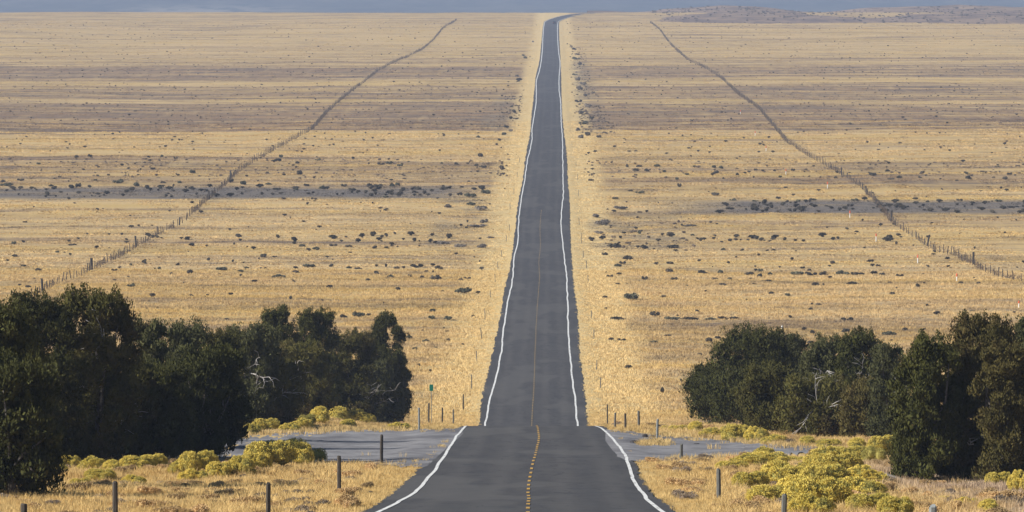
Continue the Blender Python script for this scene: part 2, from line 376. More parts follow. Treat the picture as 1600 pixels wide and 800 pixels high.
LZ = base + (cz - base) * (t_ ** .8) * edge + (vnoise(LX/35, LY/45, 33)-.5)*1.0*t_ - (1-edge)*3
LZ = np.where(LY < Yc, np.maximum(LZ, -60), LZ)
idx = np.arange(LX.size).reshape(LX.shape)
Fc = np.stack([idx[:-1,:-1].ravel(), idx[:-1,1:].ravel(), idx[1:,1:].ravel(), idx[1:,:-1].ravel()], 1)
tag(obj('low_hill', mesh_np('low_hill', np.stack([LX.ravel(),LY.ravel(),LZ.ravel()],1), Fc, lowhill_mat(), True)), kind='structure')

# ------------------------------------------------------------------ road: edges and lines measured at many stations
def stations(pts, near_):
    r = []
    for px, py in pts:
        p = on_ground(px, py, 105 if near_ else 440, 322 if near_ else 3480, road=True); r.append((p.y, p.x))
    return sorted(r)
L_n = [(731,666),(707,695),(689,723),(670,750),(645.6,774),(600,799),(560,820)]
R_n = [(935,669),(960.6,692),(984.7,732),(993.5,758),(1008,778),(1028.5,799),(1050,820)]
C_n = [(838,667),(841.6,686),(838,708),(831.5,734),(827,756),(825.8,782),(825,800),(824,820)]
EL_n = [(722,667),(700,692),(678,716),(656,734),(639,750),(612.6,774),(573,800),(535,822)]
ER_n = [(946,669),(968,688),(983,709),(994,728),(1002,750),(1015.6,769),(1037.5,787),(1053,800),(1082,822)]
L_f = [(759,660),(766,625),(774.7,594),(782,559),(786,522),(793,476),(800.8,437),(803.8,400.5),(809,379),(810,354),(812,330),(818.6,290),(821.6,268),(824,252),(828,236),(831,220),(831.5,200),(834,184),(837.6,160),(838,142),(838,128),(843,110),(847,84),(848,65),(849.5,43),(852,29.5)]
R_f = [(903,668),(899.7,638),(897,612),(893.8,586),(890.6,560),(888,521),(887,482),(885.7,440),(881.5,400),(879,375),(876.8,354),(877.7,330),(880,307),(879.8,280),(879.3,250),(879,220),(876.8,190),(876,160),(873.6,140),(873.6,120),(875,101),(873,82),(871.6,65.6),(871,47),(872,29.5)]
C_f = [(831,656),(833.7,616),(836,554),(838,505),(842,450),(843,437),(842,410),(844.5,386),(843.7,360),(845,337),(849,313),(850.5,290),(852,252),(854,220),(855,180),(857,140),(859,100),(860,60),(862,30)]
EL_f = [(748,662),(755,612),(768,559),(772.5,537),(781,500),(788,455),(797.4,415),(803.8,369),(811,309),(815.5,290),(820,252),(827,216),(830.5,180),(835,140),(837,120),(842,100),(845.5,70),(848,45),(850.6,29.5)]
ER_f = [(919,669),(912.5,603),(906,555),(904,516),(897.5,456),(893.5,409),(891.3,371),(889.8,318),(887.5,290),(886,252),(881.5,210),(878.6,180),(877.2,140),(876.5,110),(875,80),(873.5,50),(873.6,29.5)]
def full(n_, f_, w=None):
    s = stations(n_, True) + stations(f_, False); s = sorted(s)
    ys = [a for a, _ in s]; xs = [c for _, c in s]
    # behind the camera, and the bend beyond the plain
    ys = [-400, 60] + ys + [3700]; xs = [xs[0], xs[0]] + xs + [xs[-1]]
    keep_y, keep_x = [ys[0]], [xs[0]]
    for a, c in zip(ys[1:], xs[1:]):
        if a - keep_y[-1] > 3: keep_y.append(a); keep_x.append(c)
    return spl(keep_y, keep_x)
fL, fR, fC, fEL, fER = full(L_n, L_f), full(R_n, R_f), full(C_n, C_f), full(EL_n, EL_f), full(ER_n, ER_f)
def bend(Y):                                               # at the far crest the road swings right
    Y = np.asarray(Y, float); return 26 * np.clip((Y - 3150) / 380, 0, 2) ** 2.2
ry = axis([(-400,60,20),(60,500,1.),(500,1000,2.5),(1000,3560,6)])
eL = np.minimum(fEL(ry), fL(ry) - .18); eR = np.maximum(fER(ry), fR(ry) + .18)
rough = .12
eL2 = eL + (vnoise(ry*.5, ry*0, 41)-.5)*rough*2; eR2 = eR + (vnoise(ry*.5, ry*0+9, 42)-.5)*rough*2
nU = 8; U = np.linspace(0, 1, nU)
RX = eL2[:,None]*(1-U)+eR2[:,None]*U; RYY = np.repeat(ry[:,None], nU, 1)
RZ = np.repeat((z_road(ry)+.05)[:,None], nU, 1) + .03*(1-np.abs(U*2-1))[None,:]
RXb = RX + bend(RYY)
V = np.stack([RXb.ravel(), RYY.ravel(), RZ.ravel()], 1); idx = np.arange(len(ry)*nU).reshape(len(ry), nU)
Fc = np.stack([idx[:-1,:-1].ravel(), idx[:-1,1:].ravel(), idx[1:,1:].ravel(), idx[1:,:-1].ravel()], 1)
me = mesh_np('road', V, Fc, M_asph, True)
uvl = me.uv_layers.new(name='UVMap'); cxm = (fL(ry) + fR(ry)) / 2
Uv = np.stack([(RX - cxm[:,None]).ravel(), (RYY/10).ravel()], 1)
uvl.data.foreach_set('uv', Uv[Fc.ravel()].astype(np.float32).ravel())
tag(obj('road', me), kind='structure')
def strip(name, fx, w, y0, y1, mat, step=1.0, jit=.028, seed=50, dashes=None):
    parts = []
    ys_all = []
    if dashes is None: ys_all = [np.concatenate([np.arange(y0, min(y1,600), step), np.arange(max(y0,600), y1, step*4)]) if y0 < 600 else np.arange(y0, y1, step*4)]
    else:
        y = y0
        while y < y1:
            per, ln = dashes(y); ys_all.append(np.linspace(y, y + ln, 4)); y += per
    for ys in ys_all:
        x = fx(ys) + bend(ys) + (vnoise(ys*.3, ys*0, seed)-.5)*jit + (vnoise(ys*.09, ys*0, seed+7)-.5)*jit*4
        ww = w(ys) / 2; z = z_road(ys) + .088
        V = np.concatenate([np.stack([x-ww, ys, z],1), np.stack([x+ww, ys, z],1)]); n = len(ys); i = np.arange(n-1)
        parts.append((V, np.stack([i, i+n, i+n+1, i+1], 1)))
    V, Fc = merge(parts)
    # follow the road's crown
    xl, xr = np.interp(V[:,1], ry, eL2), np.interp(V[:,1], ry, eR2)
    uu = np.clip((V[:,0]-bend(V[:,1])-xl)/(xr-xl), 0, 1); k = uu*(nU-1)/(nU-1)
    V[:,2] = np.interp(V[:,1], ry, z_road(ry)) + .05 + .03*(1-np.abs(uu*2-1)) + .012
    return tag(obj(name, mesh_np(name, V, Fc, mat)), kind='structure')
lw = lambda y: .125 + .045*sstep(250,700,y) + .12*sstep(900,2500,y)
strip('white_edge_line', fL, lw, 60, 322, M_wl); strip('white_edge_line', fR, lw, 60, 322, M_wl, seed=51)
strip('white_edge_line', fL, lw, 430, 3520, M_wl, seed=52); strip('white_edge_line', fR, lw, 430, 3520, M_wl, seed=53)
strip('yellow_centre_line', fC, lambda y: .10 + .0*y, 60, 322, M_yl, jit=.008, seed=54, dashes=lambda y: (5.6 if y < 245 else 4.4, 2.2))
strip('yellow_centre_line', fC, lambda y: .09 + .0*y, 430, 1000, M_yl2, jit=.008, seed=55, dashes=lambda y: (4.6, 2.4))
# seams where the pavement of the crossing starts
def flat_poly(name, pix, mat, lift=.03, near_=True, sub=24, ragged=.25):
    """ground-hugging sheet inside an outline given at two ragged long sides: list of (x, y_far, y_near)"""
    xs = np.linspace(pix[0][0], pix[-1][0], sub*3)
    far_ = np.interp(xs, [p[0] for p in pix], [p[1] for p in pix]); nea = np.interp(xs, [p[0] for p in pix], [p[2] for p in pix])
    rows = []
    hi = 379 if near_ else 3400; lo = 105 if near_ else 450
    for k, x in enumerate(xs):
        a = on_ground(x, far_[k], lo, hi); b_ = on_ground(x, nea[k], lo, hi)
        a = a.copy(); b_ = b_.copy()
        a.y += random.uniform(-1, 1)*ragged*6; b_.y += random.uniform(-1, 1)*ragged*4
        rows.append([(a.x + (b_.x-a.x)*t, a.y + (b_.y-a.y)*t) for t in np.linspace(0, 1, sub)])
    R = np.array(rows); Z = ground(R[:,:,0], R[:,:,1]) + lift
    V = np.concatenate([R, Z[:,:,None]], 2).reshape(-1, 3); idx = np.arange(len(xs)*sub).reshape(len(xs), sub)
    Fc = np.stack([idx[:-1,:-1].ravel(), idx[:-1,1:].ravel(), idx[1:,1:].ravel(), idx[1:,:-1].ravel()], 1)
    Fc = Fc[:, ::-1]
    return tag(obj(name, mesh_np(name, V, Fc, mat, True)), kind='structure')
SIDE_L = [(250,684,724),(391,678,726),(480,673,728),(600,671,729),(650,670.5,732),(668,670,729),(700,669.5,700),(722,668.5,680)]
SIDE_R = [(946,671,690),(965,673,716),(990,675,723),(1025,679,722),(1075,683,720),(1150,688.6,716),(1212,694,714),(1300,701,714),(1370,705,714)]
flat_poly('side_road', SIDE_L, M_gravel, .035, ragged=.5); flat_poly('side_road', SIDE_R, M_gravel, .035, ragged=.5)
flat_poly('dirt_track', [(921,657,663),(960,655,662),(1040,655,667),(1110,656,668),(1180,658,668)], M_track, .05, True, 10)
def in_side(px, py):
    def t(P, m=0):
        xs = [p[0] for p in P]
        return (px > xs[0]) & (px < xs[-1]) & (py > np.interp(px, xs, [p[1] for p in P]) + m) & (py < np.interp(px, xs, [p[2] for p in P]))
    return t(SIDE_L) | t(SIDE_R)
R3 = np.array(cb)                                           # camera rotation for vector projection
def projv(P):
    v = P @ R3; return 800 + F * v[:,0] / -v[:,2], 400 - F * v[:,1] / -v[:,2]

# ------------------------------------------------------------------ scattering
def scatter(name, P, rz, sc, src_mesh, label=None):
    """one object: copies of one small mesh at many points (for what nobody could count)"""
    me = bpy.data.meshes.new(name); me.vertices.add(len(P)); me.vertices.foreach_set('co', np.asarray(P, np.float32).ravel())
    a = me.attributes.new('rz', 'FLOAT', 'POINT'); a.data.foreach_set('value', np.asarray(rz, np.float32))
    a = me.attributes.new('sc', 'FLOAT_VECTOR', 'POINT'); a.data.foreach_set('vector', np.asarray(sc, np.float32).ravel())
    o = obj(name, me); src = bpy.data.objects.new(name + '_source', src_mesh)
    g = bpy.data.node_groups.new(name, 'GeometryNodeTree')
    g.interface.new_socket('Geometry', in_out='INPUT', socket_type='NodeSocketGeometry'); g.interface.new_socket('Geometry', in_out='OUTPUT', socket_type='NodeSocketGeometry')
    N = g.nodes; gi = N.new('NodeGroupInput'); go = N.new('NodeGroupOutput'); m2p = N.new('GeometryNodeMeshToPoints'); iop = N.new('GeometryNodeInstanceOnPoints')
    oi = N.new('GeometryNodeObjectInfo'); oi.inputs['Object'].default_value = src
    nr = N.new('GeometryNodeInputNamedAttribute'); nr.data_type = 'FLOAT'; nr.inputs[0].default_value = 'rz'
    ns = N.new('GeometryNodeInputNamedAttribute'); ns.data_type = 'FLOAT_VECTOR'; ns.inputs[0].default_value = 'sc'
    cx = N.new('ShaderNodeCombineXYZ'); L = g.links
    L.new(gi.outputs[0], m2p.inputs['Mesh']); L.new(m2p.outputs[0], iop.inputs['Points']); L.new(oi.outputs['Geometry'], iop.inputs['Instance'])
    L.new(nr.outputs[0], cx.inputs[2]); L.new(cx.outputs[0], iop.inputs['Rotation']); L.new(ns.outputs[0], iop.inputs['Scale']); L.new(iop.outputs[0], go.inputs[0])
    md = o.modifiers.new('scatter', 'NODES'); md.node_group = g
    return o
def tuft_mesh(nb, h, r, w, mat, seed, lean=.5, kind=0):
    g = np.random.default_rng(seed); a = g.uniform(0, 6.283, nb); rr = r*np.sqrt(g.uniform(0,1,nb)); bx, by = rr*np.cos(a), rr*np.sin(a)
    hh = h*g.uniform(.55,1.1,nb); az = a + g.normal(0,.7,nb); ln = hh*lean*g.uniform(.2,1.1,nb); ta = g.uniform(0, 6.283, nb); ww = w*g.uniform(.6,1.3,nb)
    p0 = np.stack([bx-np.cos(ta)*ww/2, by-np.sin(ta)*ww/2, -.06+0*hh],1); p1 = np.stack([bx+np.cos(ta)*ww/2, by+np.sin(ta)*ww/2, -.06+0*hh],1)
    m0 = np.stack([bx+np.cos(az)*ln*.35-np.cos(ta)*ww*.4, by+np.sin(az)*ln*.35-np.sin(ta)*ww*.4, hh*.6],1); m1 = m0 + np.stack([np.cos(ta)*ww*.8, np.sin(ta)*ww*.8, 0*hh],1)
    tp = np.stack([bx+np.cos(az)*ln, by+np.sin(az)*ln, hh],1)
    V = np.stack([p0,p1,m1,m0,tp],1).reshape(-1,3); i = np.arange(nb)*5
    if kind: Fc = np.stack([i, i+1, i+4],1); return mesh_np('tuft', V, Fc, mat)
    Fc = np.concatenate([np.stack([i,i+1,i+2],1), np.stack([i,i+2,i+3],1), np.stack([i+3,i+2,i+4],1)]); return mesh_np('tuft', V, Fc, mat)
def road_clear(X, Y, m=.0):
    xl, xr = np.interp(Y, ry, eL), np.interp(Y, ry, eR); b_ = bend(Y); return (X - b_ < xl - m) | (X - b_ > xr + m)
def field(y0, y1, dens, marg=4, step=None):
    """random points on the part of the ground the photo could see"""
    Pts = []
    Ys = np.linspace(y0, y1, max(2, int((y1-y0)/8)))
    for a, b_ in zip(Ys[:-1], Ys[1:]):
        xl, xr = -b_*880/F - marg, b_*745/F + marg
        n = RNG.poisson(dens(a)*(b_-a)*(xr-xl)) if callable(dens) else RNG.poisson(dens*(b_-a)*(xr-xl))
        Pts.append(np.stack([RNG.uniform(xl, xr, n), RNG.uniform(a, b_, n)], 1))
    Q = np.vstack(Pts); return Q[:,0], Q[:,1]
def grass_field(name, y0, y1, dens, mesh_, smin, smax, hs=1., clump=True, thin=.0, nearside=True):
    X, Y = field(y0, y1, dens); ok = road_clear(X, Y, .05); X, Y = X[ok], Y[ok]
    Z = ground(X, Y); P = np.stack([X,Y,Z],1)
    if nearside:
        px, py = projv(P); jx, jy = projv(P + RNG.normal(0, 1, P.shape)*np.array([.4, 1., 0])); ok = ~in_side(jx, jy - 1.5) | (RNG.random(len(px)) < .002)
        isl = (px > 995) & (px < 1045) & (py > 690) & (py < 698); ok |= isl
        ok &= ~((px > 921) & (px < 1180) & (py > 655.5) & (py < 666) & (RNG.random(len(px)) < .93) & (Y < 385))
        bare = (X > 11) & (Y < 245) & (RNG.random(len(px)) < .72*(vnoise(X*.3, Y*.3, 77) > .3)); ok &= ~bare
        P = P[ok]; X, Y = X[ok], Y[ok]
    ck = vnoise(X*.35, Y*.35, 61)*.6 + vnoise(X*1.1, Y*1.1, 62)*.4
    d = np.minimum(np.abs(X-np.interp(Y, ry, eL)), np.abs(X-np.interp(Y, ry, eR)))
    s = RNG.uniform(smin, smax, len(P)) * (.7+.6*ck) * (.55+.45*sstep(.1, 2.0, d))
    sc = np.stack([s*RNG.uniform(.9,1.3,len(P)), s*RNG.uniform(.9,1.3,len(P)), s*RNG.uniform(.7,1.2,len(P))*hs],1)
    o = scatter(name, P, RNG.uniform(0, 6.28, len(P)), sc, mesh_)
    return o
M_grass2 = plain_mat('pale dry grass', 1.5, .2)
g_n1 = tuft_mesh(26, .23, .2, .020, M_grass, 1, .8); g_n2 = tuft_mesh(14, .30, .16, .014, M_grass2, 2, .5)
tag(grass_field('dry_grass', 118, 262, 5.5, g_n1, .7, 1.2), 'golden dry grass covering the near slope', 'grass', kind='stuff')
tag(grass_field('dry_grass', 118, 262, 2.6, g_n2, .6, 1.2), 'pale seeding grass stems mixed into the near slope', 'grass', kind='stuff')
tag(grass_field('dry_grass', 262, 470, 4.2, g_n1, .8, 1.4), 'golden grass around the crest beyond the gravel side road', 'grass', kind='stuff')
g_f1 = tuft_mesh(12, .20, .34, .10, M_grass, 3, .9, 1); g_f2 = tuft_mesh(10, .17, .55, .22, M_grass, 4, 1.1, 1)
tag(grass_field('dry_grass', 445, 800, 1.9, g_f1, .8, 1.4, 1., nearside=False), 'dry bunchgrass on the front of the plain', 'grass', kind='stuff')
tag(grass_field('dry_grass', 800, 1500, .5, g_f2, .8, 1.4, .65, nearside=False), 'dry bunchgrass across the middle of the plain', 'grass', kind='stuff')
tag(grass_field('dry_grass', 1500, 3300, .07, g_f2, 1., 2., .35, nearside=False), 'dry bunchgrass on the far part of the plain', 'grass', kind='stuff')

# ------------------------------------------------------------------ foliage builders
def sph(n, g):
    v = g.normal(size=(n,3)); return v/np.linalg.norm(v,axis=1)[:,None]
def leaves(C, R, n, size, g, up=.8, aspect=.4, squash=1.):
    """n narrow sprays on the shells of the spheres (C, R)"""
    w = R**2; k = g.choice(len(R), n, p=w/w.sum()); d = sph(n, g); d[:,2] = np.where(d[:,2] < -.5, -d[:,2], d[:,2])
    rad = R[k]*(g.uniform(.55,1.08,n)); P = C[k] + d*rad[:,None]*np.array([1,1,squash])
    ax = d*.6 + np.array([0,0,up]) + g.normal(0,.35,(n,3)); ax /= np.linalg.norm(ax,axis=1)[:,None]
    s = np.cross(ax, sph(n, g)); s /= np.linalg.norm(s,axis=1)[:,None]+1e-9
    L = size*g.uniform(.6,1.4,n); wd = L*aspect
    a = P - ax*(L*.5)[:,None]; b_ = P + s*(wd*.5)[:,None]; c = P + ax*(L*.5)[:,None]; e = P - s*(wd*.5)[:,None]
    V = np.stack([a,b_,c,e],1).reshape(-1,3); i = np.arange(n)*4
    return V, np.stack([i,i+1,i+2,i+3],1)
ICO = None
def ico():
    global ICO
    if ICO is None:
        import bmesh
        bm = bmesh.new(); bmesh.ops.create_icosphere(bm, subdivisions=2, radius=1)
        V = np.array([v.co[:] for v in bm.verts]); Fc = np.array([[v.index for v in f.verts] for f in bm.faces]); bm.free()
        ICO = (V, np.concatenate([Fc, Fc[:,2:]],1))
    return ICO
def cores(C, R, k, g):
    V0, F0 = ico(); parts = []
    for c, r in zip(C, R):
        parts.append((V0*(r*k*g.uniform(.85,1.15,(len(V0),1))) + c, F0))
    return parts
def quads_to_mesh(name, V, Fc, mat):
    # quads with a doubled last index are triangles
    tri = Fc[:,2] == Fc[:,3]
    if tri.any():
        F3 = Fc[tri][:,:3]; F4 = Fc[~tri]; F4a = np.concatenate([F4[:,[0,1,2]], F4[:,[0,2,3]]]); return mesh_np(name, V, np.concatenate([F3, F4a]), mat)
    return mesh_np(name, V, Fc, mat)

def juniper(name, px, pw, ptop, pbase, label, mat=0, dead=0, cone=0., Y=None, lean=0., cut=.0, seed=None, trunk_show=False, dens=1.):
    g = np.random.default_rng(seed if seed is not None else int(px*7+ptop))
    pw *= 1.1; ptop += 3
    p = on_ground(px, pbase, 105, 420) if Y is None else Vector((ray(px,0).x*Y, Y, float(ground(ray(px,0).x*Y, Y))))
    s = mpp(p.y); zt = ray(px, ptop).z*p.y; H = zt - p.z; Wd = pw*s
    root = empty(name, (p.x, p.y, p.z - .05)); tag(root, label, 'tree', 'junipers beside the road')
    # lobes inside the tree's envelope
    nl = int(30 + Wd*5); C = []; R = []
    for i in range(nl):
        t = (i + g.uniform(0,1)) / nl
        if cone: env = 1.05*(1-t)**.45 + .05
        else: env = (.86 + .4*t) if t < .35 else max(0, 1-abs((t-.35)/.74)**3.4)**.5
        r = Wd*g.uniform(.12,.2)*(1-.2*t)
        ra = max(0, Wd*.56*env - r*.8)*math.sqrt(g.uniform(.3,1)); a = g.uniform(0,6.283)
        zc = (cut + (1-cut)*t)*H; zc = min(max(zc, r*.7 + cut*H), H - r*.95)
        C.append((ra*math.cos(a)+lean*t, ra*math.sin(a)*.9, zc)); R.append(r)
    for q in range(3 if not cone else 1): C.append((g.normal(0,.13 if not cone else .03)*Wd+lean, g.normal(0,.1)*Wd, H - Wd*.13 - q*.12)); R.append(Wd*.13)
    for t in np.linspace(.12, .82, 7): C.append((lean*t+g.normal(0,.06)*Wd, g.normal(0,.05)*Wd, max(.2*Wd, min((cut+(1-cut)*t)*H, H-.2*Wd)))); R.append(Wd*.2)
    C = np.array(C); R = np.array(R)
    # smaller clumps on the lobes
    nc = int(13*len(R)); k = g.choice(len(R), nc, p=R**2/(R**2).sum()); d = sph(nc, g); d[:,2] += .15
    CC = C[k] + d*(R[k]*g.uniform(.65,1.2,nc))[:,None]; CR = g.uniform(.13,.34,nc)*(Wd/4.5)**.35
    ok = CC[:,2] > .12; CC, CR = CC[ok], CR[ok]
    lp = leaves(CC, CR, int(1550*Wd*H*dens)+6000, .098, g, 1.1, .36, 1.25)
    # leaders poking out of the top
    nt_ = int(26+Wd*9); kk = g.choice(len(R), nt_); TC = []; TR = []
    for q in kk:
        c = C[q] + np.array([g.normal(0,.4)*R[q], g.normal(0,.4)*R[q], R[q]*.95])
        for j in range(4): TC.append(c + np.array([g.normal(0,.03), g.normal(0,.03), j*.12])); TR.append(.17-.035*j)
    lt = leaves(np.array(TC), np.array(TR), nt_*100, .09, g, 1.6, .35)
    li = leaves(C, R*.8, int(420*Wd*H)+2500, .2, g, .6, .5)
    V, Fc = merge([lp, lt, li])
    crown = obj('crown', quads_to_mesh('crown', V, Fc, M_jun[mat]), root)
    # trunk and limbs
    parts = []
    r0 = .07+.025*Wd; top = H*.6
    pts = [(0,0,-.15)]; x = y = 0
    for j in range(1,7): x += g.normal(0,.07)+lean*.1; y += g.normal(0,.07); pts.append((x,y,top*j/6))
    parts.append(tube(pts, [r0*1.25]+[r0*(1-.13*j) for j in range(1,7)], 8))
    for q in g.choice(len(R), min(7,len(R)), replace=False):
        st = Vector(pts[int(g.integers(1,4))]); en = Vector(C[q]); mid = st.lerp(en,.5)+Vector((g.normal(0,.15),g.normal(0,.15),g.normal(0,.1)))
        parts.append(tube([st, mid, en], [r0*.5,r0*.34,r0*.12], 6))
    V, Fc = merge(parts); obj('trunk', mesh_py('trunk', V, Fc, M_bark, True), root)
    if dead:
        parts = []
        for i in range(dead):
            a = -math.pi/2 + g.normal(0,.75); zc = H*g.uniform(.3,.8); e = Wd*.5*.9
            st = Vector((g.normal(0,.2)*Wd*.3, -e*.35, zc*.8)); cur = st; dirv = Vector((g.normal(0,.9), -1.0, g.uniform(-.1,.9))).normalized()
            pts = [st]; 
            for j in range(6):
                dirv = (dirv + Vector((g.normal(0,.38),g.normal(0,.25),g.normal(.04,.35)))).normalized(); cur = cur + dirv*e*.21; pts.append(cur)
            rr = .042*g.uniform(.6,1.2); parts = [tube(pts, [rr*(1-.14*j) for j in range(7)], 5)]
            for j in (1,2,3,4,5):
                q = pts[j]; d2 = (dirv + Vector((g.normal(0,.9),-.3,g.normal(.2,.7)))).normalized()
                p2 = q + d2*e*.22; p3 = p2 + (d2+Vector((g.normal(0,.5),0,g.normal(0,.5)))).normalized()*e*.2
                parts.append(tube([q,p2,p3],[rr*.55,rr*.4,rr*.15],4))
            V, Fc = merge(parts); obj('dead_branch', mesh_py('dead_branch', V, Fc, M_dead, True), root)
    return root

# left grove: x, width, top, base in the photo
J = 'juniper_tree'
juniper(J, -22, 190, 474, 772, 'dark juniper cut by the left edge of the picture', 0)
juniper(J, 62, 130, 462, 735, 'tall juniper with rounded top just right of the left picture edge', 0)
juniper(J, 150, 128, 455, 728, 'tallest juniper of the left grove, with a dark domed top', 1, 2)
juniper(J, 20, 150, 560, 778, 'black green juniper nearest to the bottom left corner', 0)
juniper(J, 108, 110, 548, 725, 'olive juniper in front of the tallest left juniper', 1, 3)
juniper(J, 186, 110, 570, 721, 'shaded juniper standing behind the leftmost yellow rabbitbrush', 1, 2)
juniper(J, 232, 78, 500, 712, 'narrow juniper just right of the tallest left juniper', 3)
juniper(J, 250, 105, 570, 720, 'low dark juniper in the front row left of the gravel road end', 0)
juniper(J, 293, 95, 506, 705, 'spiky topped juniper in the middle of the left grove', 3)
juniper(J, 332, 112, 545, 716, 'dark juniper overhanging the left end of the gravel side road', 0)
juniper(J, 345, 80, 520, 690, 'low juniper peeking between the middle junipers of the left grove', 1)
juniper(J, 392, 95, 508, 672, 'grey green juniper with bare twigs behind the gravel side road', 3, 4)
juniper(J, 432, 62, 480, 655, 'round topped juniper at the left of the pair rising from the left grove', 0)
juniper(J, 492, 76, 483, 650, 'round topped juniper at the right of the pair rising from the left grove', 0)
juniper(J, 425, 100, 560, 671, 'dark juniper right above the yellow rabbitbrush row of the left grove', 1, 2)
juniper(J, 470, 96, 535, 660, 'olive juniper with one curved pale branch in the right half of the left grove', 1, 2)
juniper(J, 540, 92, 518, 655, 'broad olive juniper between the round pair and the pointed tree', 1)
juniper(J, 603, 60, 489, 640, 'pointed dark juniper at the right end of the left grove', 0)
juniper(J, 578, 60, 520, 646, 'dark juniper leaning on the pointed one at the right end of the left grove', 0)
juniper(J, 585, 80, 555, 640, 'greyish twiggy juniper under the pointed juniper', 3, 3)
juniper(J, 552, 96, 572, 642, 'low juniper with a pale forked trunk at the road end of the left grove', 1, 3)
juniper(J, 619, 44, 572, 632, 'small juniper reaching right over the golden grass', 0, lean=.25, cut=.25)
# right grove
juniper(J, 1180, 150, 516, 668, 'broad dark green juniper at the road end of the right grove', 0)
juniper(J, 1121, 86, 572, 666, 'low juniper spreading left towards the road from the right grove', 0, lean=-.3, cut=.12)
juniper(J, 1234, 80, 524, 668, 'round green juniper second from the road end of the right grove', 3)
juniper(J, 1205, 100, 570, 676, 'olive front juniper of the right grove above the gravel road', 1)
juniper(J, 1292, 86, 528, 678, 'grey green juniper with tangled dead branches in the right grove', 3, 16)
juniper(J, 1272, 120, 590, 684, 'low spreading olive juniper beside the end of the right gravel road', 1, 3)
juniper(J, 1345, 92, 517, 682, 'dark topped juniper in the middle of the right grove', 0, 3)
juniper(J, 1392, 66, 538, 690, 'grey juniper behind the gap in the right grove', 3, 2)
juniper(J, 1358, 84, 595, 690, 'rusty brown low juniper in the dark middle of the right grove', 2)
juniper(J, 1447, 104, 528, 752, 'bright green juniper hanging to the ground left of the brown one', 0, 0, dens=1.3)
juniper(J, 1538, 118, 497, 748, 'tall brown olive juniper, the tallest of the right grove', 2, 2, dens=1.3)
juniper(J, 1492, 76, 590, 748, 'low dark juniper between the green and the brown olive junipers', 0)
juniper(J, 1572, 92, 540, 752, 'dark olive juniper between the tall brown olive one and the right picture edge', 2)
juniper(J, 1606, 90, 502, 742, 'half dead juniper with white bare branches cut by the right picture edge', 3, 26)
juniper(J, 1590, 62, 655, 746, 'small green juniper below the white bare branches at the right edge', 0)

# ------------------------------------------------------------------ rabbitbrush
def rabbit_meshes(seed):
    g = np.random.default_rng(seed); n = int(g.integers(5,9)); C = []; R = []
    for i in range(n):
        a = g.uniform(0,6.28); rr = g.uniform(.0,.34); r = g.uniform(.2,.3); C.append((rr*math.cos(a)*1.3, rr*math.sin(a), g.uniform(.18,.36)*(1.15-rr))); R.append(r)
    C = np.array(C); R = np.array(R)
    st = leaves(C, R, 9000, .05, g, 1.2, .25); V, Fc = merge([st] + cores(C, R, .72, g))
    m1 = quads_to_mesh('stems', V, Fc, M_rabg)
    # flower heads only on the upper, outer side
    nc = 320; k = g.choice(n, nc, p=R**2/(R**2).sum()); d = sph(nc, g); d[:,2] = np.abs(d[:,2])*1.1-.3; d /= np.linalg.norm(d,axis=1)[:,None]
    FC = C[k]+d*R[k][:,None]*1.02; ok = FC[:,2] > .10; V, Fc = leaves(FC[ok], np.full(ok.sum(), .06), 17000, .028, g, 1.5, .5)
    return m1, mesh_np('flowers', V, Fc, M_raby)
RAB = [rabbit_meshes(100+i) for i in range(7)]
def rabbit(px, pbase, pw, ph, label, group, k=None, green=False):
    p = on_ground(px, pbase, 105, 420); s = mpp(p.y); k = random.randrange(7) if k is None else k
    r = empty('rabbitbrush', (p.x, p.y, p.z-.05), random.uniform(-.4,.4)); r.scale = (pw*s*1.05, pw*s*1.05, ph*s*1.15/.62)
    tag(r, label, 'shrub', group)
    obj('stems', RAB[k][0], r)
    if not green: obj('flowers', RAB[k][1], r)
    return r
g1 = 'rabbitbrush in front of the left junipers'
lab1 = 'yellow rabbitbrush in the row along the foot of the left grove, above the nearest grass'
for (x, y, w, h) in [(112,735,34,22),(95,744,26,18),(140,738,44,22),(175,742,40,22),(160,752,44,18),(215,738,44,24),(246,736,40,24),(282,745,38,22),(318,742,52,34),(345,748,36,24),(300,756,40,22),(372,744,40,30),(205,760,36,18),(130,765,30,16)]:
    rabbit(x, y, w, h, lab1, g1)
rabbit(470, 730, 60, 34, 'yellow rabbitbrush clump at the right end of the row beside the gravel road', 'rabbitbrush by the gravel road')
rabbit(432, 736, 66, 42, 'large bright yellow rabbitbrush in front of the gravel side road on the left', 'rabbitbrush by the gravel road')
rabbit(402, 738, 46, 30, 'pale yellow rabbitbrush touching the left side of the large bright one', 'rabbitbrush by the gravel road')
rabbit(455, 722, 76, 34, 'dark green shrub without flowers behind the large yellow rabbitbrush', 'rabbitbrush by the gravel road', green=True)
rabbit(492, 726, 40, 24, 'dark green shrub at the right foot of the yellow rabbitbrush, casting a long shadow', 'rabbitbrush by the gravel road', green=True)
lab2 = 'yellow rabbitbrush in the row beyond the gravel side road on the left'
for (x, y, w, h) in [(478,660,34,24),(500,664,40,26),(530,660,44,22),(556,663,44,20),(585,664,40,20),(612,662,34,18),(470,672,36,16),(545,670,36,14),(622,672,30,12),(420,676,36,20),(398,680,30,18),(450,676,30,14)]:
    rabbit(x, y, w, h, lab2, 'rabbitbrush beyond the left gravel road')
rabbit(484, 668, 30, 20, 'small dark bush between the left grove and the far rabbitbrush row', 'rabbitbrush beyond the left gravel road', green=True)
lab3 = 'yellow rabbitbrush in the thick cluster below the right gravel road'
